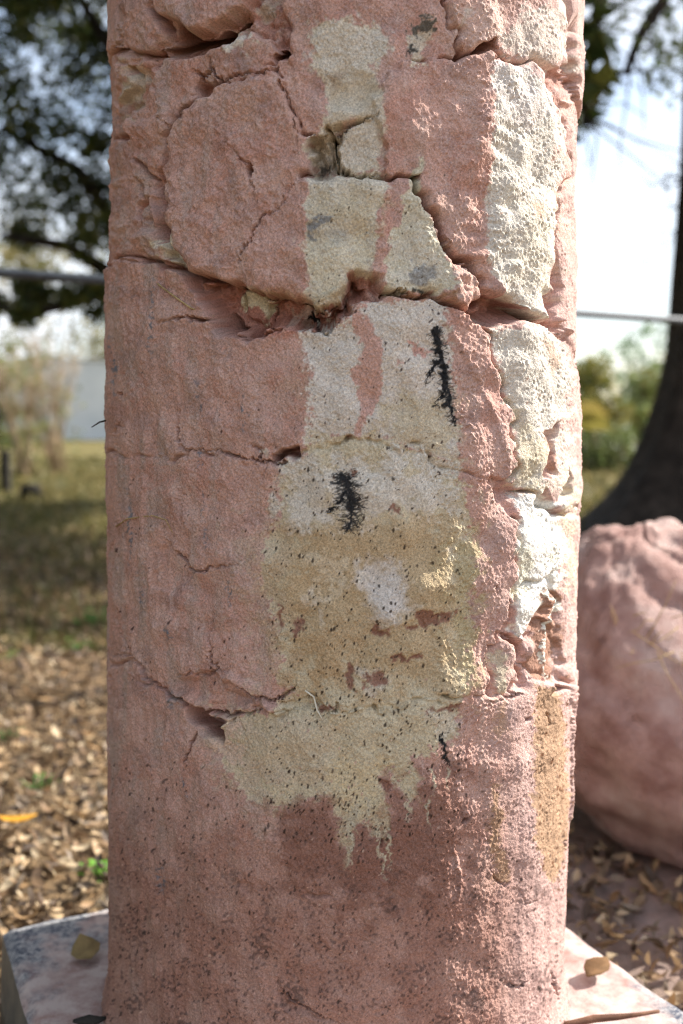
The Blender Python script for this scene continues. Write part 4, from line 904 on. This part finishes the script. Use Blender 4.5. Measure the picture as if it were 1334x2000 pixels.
cen = [(random.uniform(-1.4, 1.5), random.uniform(4.8, 9.8), random.uniform(2.8, 5.2), .6) for _ in range(70)]
foliage('hidden_shade_foliage', cen, 14000, .7, .24, GREEN_D, oak, og, not_shading)  # foliage hidden behind the column, added to shade the grass on the left

# evergreen, left
ex, ey = -1.9, 8.6
ev = empty('evergreen_tree', (ex, ey, ground_z(ex, ey))); tag(ev, 'dark broadleaf evergreen tree with dappled sky gaps, upper left', 'tree'); eg = np.array(ev.location)
tubes_obj('trunk', [tube([p - eg for p in wander((ex, ey, -.1), (ex + .2, ey, 5.5), 6, .06)], [.24, .2, .18, .17, .15, .13, .1], 12, .06)], M_bark, ev)
lb = [[(ex, ey, 1.6), on_y(260, 560, 8.5), on_y(150, 590, 8.5), on_y(60, 612, 8.4), on_y(-60, 590, 8.4)], [(ex, ey, 2.3), on_y(150, 330, 8.5), on_y(0, 250, 8.3)], [(ex, ey, 2.9), on_y(220, 100, 8.2), on_y(120, -60, 8.2)], [(ex, ey, 2.0), on_y(130, 480, 8.2), on_y(0, 460, 8.0)]]
for pts in lb:
    tubes_obj('limb', [tube([np.array(p) - eg for p in pts], list(np.linspace(.085, .03, len(pts))), 8, .08)], M_bark, ev)
cen = []
rg = random.Random(3)
for k in range(95):
    x, y = rg.uniform(-160, 330), rg.uniform(-330, 500)
    p = on_y(x, y, rg.uniform(7.4, 9.6)); cen.append((*p, rg.uniform(.16, .36)))
for k in range(16):
    p = on_y(rg.uniform(-120, 240), rg.gauss(592, 22), rg.uniform(8, 9)); cen.append((*p, .16))
for k in range(60):
    cen.append((ex + rg.gauss(0, 1.6), ey + rg.gauss(.3, 1.3), rg.uniform(3.2, 6.6), .5))
foliage('unseen_shade_foliage', [(rg.uniform(-6.5, -3.2), rg.uniform(-3, 6.2), rg.uniform(.9, 6.5), .8) for _ in range(150)], 34000, .8, .22, GREEN_D, ev, eg, not_shading)  # hedge-like foliage out of view, added to darken the column's left side
for q_ in ((-4.5, 6.5, 5.6), (-5.5, 4.0, 5.4), (-5.0, 1.0, 5.0), (-6.5, 2.5, 5.5)):  # unseen limbs added to reach that foliage
    tubes_obj('limb', [tube([p - eg for p in wander((ex + .15, ey, 5.2), q_, 5, .12)], [.12, .1, .085, .07, .055, .04], 8, .06)], M_bark, ev)
foliage('crown', cen, 34000, .3, .085, GREEN_D, ev, eg, not_shading)

# bare multi-stem shrubs, left
M_stem = mottled('pale_bark', (150,128,104), (190,172,148), 12)
SH = [(48, 876, 12.0, 'bare pale multi-stemmed shrub left of the column, nearest the left edge'), (108, 872, 12.4, 'bare tan multi-stemmed shrub left of the column, just in front of the white wall')]
for (px0, py0, yy, lab) in SH:
    b0 = on_y(px0, py0, yy); b0[2] = ground_z(b0[0], yy); sh = empty('bare_shrub', tuple(b0)); tag(sh, lab, 'shrub', 'bare shrubs by the wall'); stems = []
    for k in range(15):
        e_ = np.array([random.gauss(0, .26), random.gauss(0, .25), random.uniform(1.3, 1.9)])
        ps_ = wander((random.gauss(0, .05), random.gauss(0, .05), -.05), e_, 4, .03); o_ = tubes_obj('stem', [tube(ps_, [.020, .017, .014, .010, .006], 6)], M_stem, sh)
        br = []
        for m in range(4):
            s0 = ps_[random.randrange(2, 4)]; br.append(tube(wander(s0, s0 + np.array([random.gauss(0, .16), random.gauss(0, .16), random.uniform(.2, .5)]), 2, .02), [.008, .006, .003], 5))
        for w_ in br: tubes_obj('twig', [w_], M_stem, o_)
    foliage('leaves', [(*(b0 + np.array([random.gauss(0, .25), random.gauss(0, .2), random.uniform(.2, 1.6)])), .22) for _ in range(9)], 260, .2, .07, GREEN_L + YEL, sh, b0)

def bush(name, lab, px0, px1, ytop, yy, n, ls, pal, cat='bush', group='bushes beyond the yard'):
    a_, b_ = on_y(px0, 900, yy), on_y(px1, 900, yy); zt = on_y((px0 + px1) / 2, ytop, yy)[2]; zb = ground_z(0, yy); c = (a_ + b_) / 2; c[2] = zb
    bu = empty(name, tuple(c)); tag(bu, lab, cat, group); wd = abs(b_[0] - a_[0])
    cen = [(c[0] + random.gauss(0, .24) * wd, yy + random.gauss(0, .22) * wd, zb + (zt - zb) * random.uniform(.05, .9), .15 * wd + .08) for _ in range(34)]
    foliage('foliage', cen, n, .3, ls, pal, bu, c)
    tubes_obj('stem', [tube(wander(c - c, (random.gauss(0, .15) * wd, random.gauss(0, .1) * wd, (zt - zb) * .7), 3, .05), [.03, .025, .02, .01], 6) for _ in range(5)], M_bark, bu)
bush('leafy_bush', 'yellow-green bush at the right, just beside the column edge', 1090, 1220, 690, 14.0, 2300, .11, YEL)
bush('leafy_bush', 'mid-green bush at the right between the yellow-green bush and the oak trunk', 1190, 1330, 690, 15.0, 2300, .11, GREEN_L + YEL)
bush('leafy_bush', 'low dark bush at the foot of the bushes, right of the column', 1120, 1260, 830, 13.0, 1400, .08, GREEN_D + GREEN_L)
bush('young_tree', 'far pale green small tree whose top shows above the bushes at right', 1180, 1330, 615, 24.0, 1500, .14, [(120,144,112),(104,130,100),(136,152,110)], 'tree', None)
bush('leafy_bush', 'olive bush behind the bare shrubs at the far left', -60, 60, 640, 20.0, 1500, .13, GREEN_L + YEL)
bush('leafy_bush', 'tall brownish-olive tree mass behind the white wall, left', -120, 330, 430, 34.0, 4200, .26, [(120,112,66),(104,104,58),(138,124,76)])
tl = foliage('far_tree_line', [(random.uniform(-75, 75), random.uniform(62, 80), random.uniform(.8, 4.2), 2.2) for _ in range(150)], 16000, 2, .75, GREEN_D + GREEN_L, None, np.zeros(3))
tag(tl, 'hazy band of distant trees along the horizon behind the yard', 'trees', kind='stuff')
# palmetto fronds among the right-hand bushes
pb = on_y(1165, 850, 13.4); pb[2] = ground_z(0, 13.4); pal = empty('palmetto', tuple(pb)); tag(pal, 'yellowing fan palm among the bushes right of the column', 'palm')
for k in range(11):
    an = random.uniform(0, 6.28); el = random.uniform(.5, 1.3); tip = np.array([math.cos(an) * math.cos(el), math.sin(an) * math.cos(el), math.sin(el)]) * random.uniform(.7, 1.05)
    stl = tubes_obj('frond_stalk', [tube([(0, 0, 0), tip * .6, tip], [.014, .011, .008], 5)], M_stem, pal); fv = []; ff = []
    sd = np.cross(tip, [0, 0, 1.]); sd /= np.linalg.norm(sd) + 1e-6; fwd = tip / np.linalg.norm(tip)
    for m in range(15):
        a2 = (m - 7) / 7 * 1.45; dr = fwd * math.cos(a2) + sd * math.sin(a2); ln = .42 * (1 - .25 * abs(m - 7) / 7); o_ = len(fv); up_ = np.cross(dr, sd + .01) * .02
        wv = np.cross(dr, np.cross(sd, fwd)); wv = wv / (np.linalg.norm(wv) + 1e-6) * .018
        fv += [tip, tip + dr * ln * .5 + wv, tip + dr * ln - np.array([0, 0, .08]), tip + dr * ln * .5 - wv]; ff.append((o_, o_ + 1, o_ + 2, o_ + 3))
    poly_mesh('frond', fv, ff, leaf_mat('palm_leaf', False, random.choice([(142,132,66),(124,120,58),(150,132,72)]), .35), stl)

# ================================================================== SMALL THINGS
def weed(px0, py0, size, lab, n=26, col=(96,140,60)):
    p = on_z(px0, py0, -.15); w_ = empty('weed', (p[0], p[1], -.155)); tag(w_, lab, 'weed', 'green weeds in the leaf litter'); m_ = leaf_mat('weed_leaf', False, col, .3)
    for k in range(n):
        an = random.uniform(0, 6.28); r = size * random.uniform(.15, 1); h = size * random.uniform(.25, .9); s = size * random.uniform(.25, .4)
        v, f = shapes[k % len(shapes)]; mm = np.array(Matrix.Rotation(an - math.pi / 2, 3, 'Z') @ Matrix.Rotation(random.uniform(-.1, .6), 3, 'X'))
        poly_mesh('leaf', (v * s * [1.5, 1, 1]) @ mm.T + np.array([math.cos(an) * r, math.sin(an) * r, h]), f, m_, w_, True)
    tubes_obj('stalk', [tube([(0, 0, 0), (random.gauss(0, .3) * size, random.gauss(0, .3) * size, size * .8)], [.003, .0015], 5) for _ in range(6)], m_, w_)
weed(85, 1160, .07, 'green weed in the shaded leaf litter, farthest back on the left')
weed(182, 1228, .10, 'largest bright green weed close to the left side of the column', 34)
weed(150, 1275, .06, 'small green weed just in front of the largest weed, left of the column', 18)
weed(20, 1450, .05, 'dark green weed in the leaves at the left edge', 16, (76,116,60)); weed(75, 1545, .05, 'little green sprig lying among the leaves left of the column', 14, (84,126,56))
weed(196, 1720, .05, 'bright green sprig nearest the plinth on the left', 16, (112,164,60)); weed(15, 1290, .05, 'pale green weed at the far left edge of the litter', 14, (130,150,80))
def one_leaf(px0, py0, z, L_, W_, rot, col, lab, name='fallen_leaf', curl=.2, tilt=(.1, .1)):
    p = on_z(px0, py0, z); v, f = leaf_shape(L_, W_, curl * L_, .1 * L_); o = poly_mesh(name, v, f, mottled('single_leaf', tuple(int(c * .8) for c in col), col, 60, .2, 120), None, True)
    o.location = (p[0], p[1], z + .006); o.rotation_euler = (tilt[0], tilt[1], rot); md = o.modifiers.new('thick', 'SOLIDIFY'); md.thickness = .0008
    return tag(o, lab, 'leaf')
one_leaf(168, 1866, 0, .052, .042, .5, (158,134,92), 'single dull tan leaf lying on the plinth left of the column', tilt=(.25, -.15))
one_leaf(1166, 1900, .002, .060, .034, -.7, (118,90,62), 'crumpled brown leaf lying on the sunlit plinth right of the column', curl=.05, tilt=(.04, .05))
one_leaf(30, 1612, -.12, .09, .05, 1.9, (206,150,50), 'bright yellow-orange fallen leaf in the litter at the left edge')
one_leaf(230, 1180, -.11, .05, .04, .4, (226,222,212), 'small whitish scrap among the weeds left of the column', 'pale_scrap')
p = on_z(1215, 1995, .004); tg = tubes_obj('dry_twig', [tube(wander((-.09, -.012, .002), (.05, .012, .006), 5, .0012), [.003, .004, .0045, .004, .003, .002], 7, .1)], mottled('twig_brown', (84,60,48), (120,88,70), 60))
tg.location = p; tag(tg, 'thin brown twig lying on the plinth at the lower right', 'twig')
p = on_z(175, 1996, .004); tg = tubes_obj('bark_chip', [tube(wander((-.02, -.003, .003), (.02, .004, .003), 4, .001), [.002, .005, .006, .005, .002], 7, .15)], M_dark); tg.location = p; tag(tg, 'dark bark chip on the plinth at the bottom left', 'bark chip')
# dry grass caught on the boulder
bo_l = np.array(bo.location); dg = empty('dry_grass_tuft', tuple(bo_l)); tag(dg, 'wisps of dry grass caught on the front of the pink boulder', 'dry grass')
for k in range(14):
    a0 = on_y(random.uniform(1200, 1330), random.uniform(1200, 1290), .52); a1 = a0 + np.array([random.gauss(0, .06), random.uniform(-.03, .02), random.gauss(.0, .05)])
    tubes_obj('blade', [tube([p - bo_l for p in wander(a0, a1, 3, .004)], [.0012, .0011, .0009, .0005], 5)], M_straw, dg)
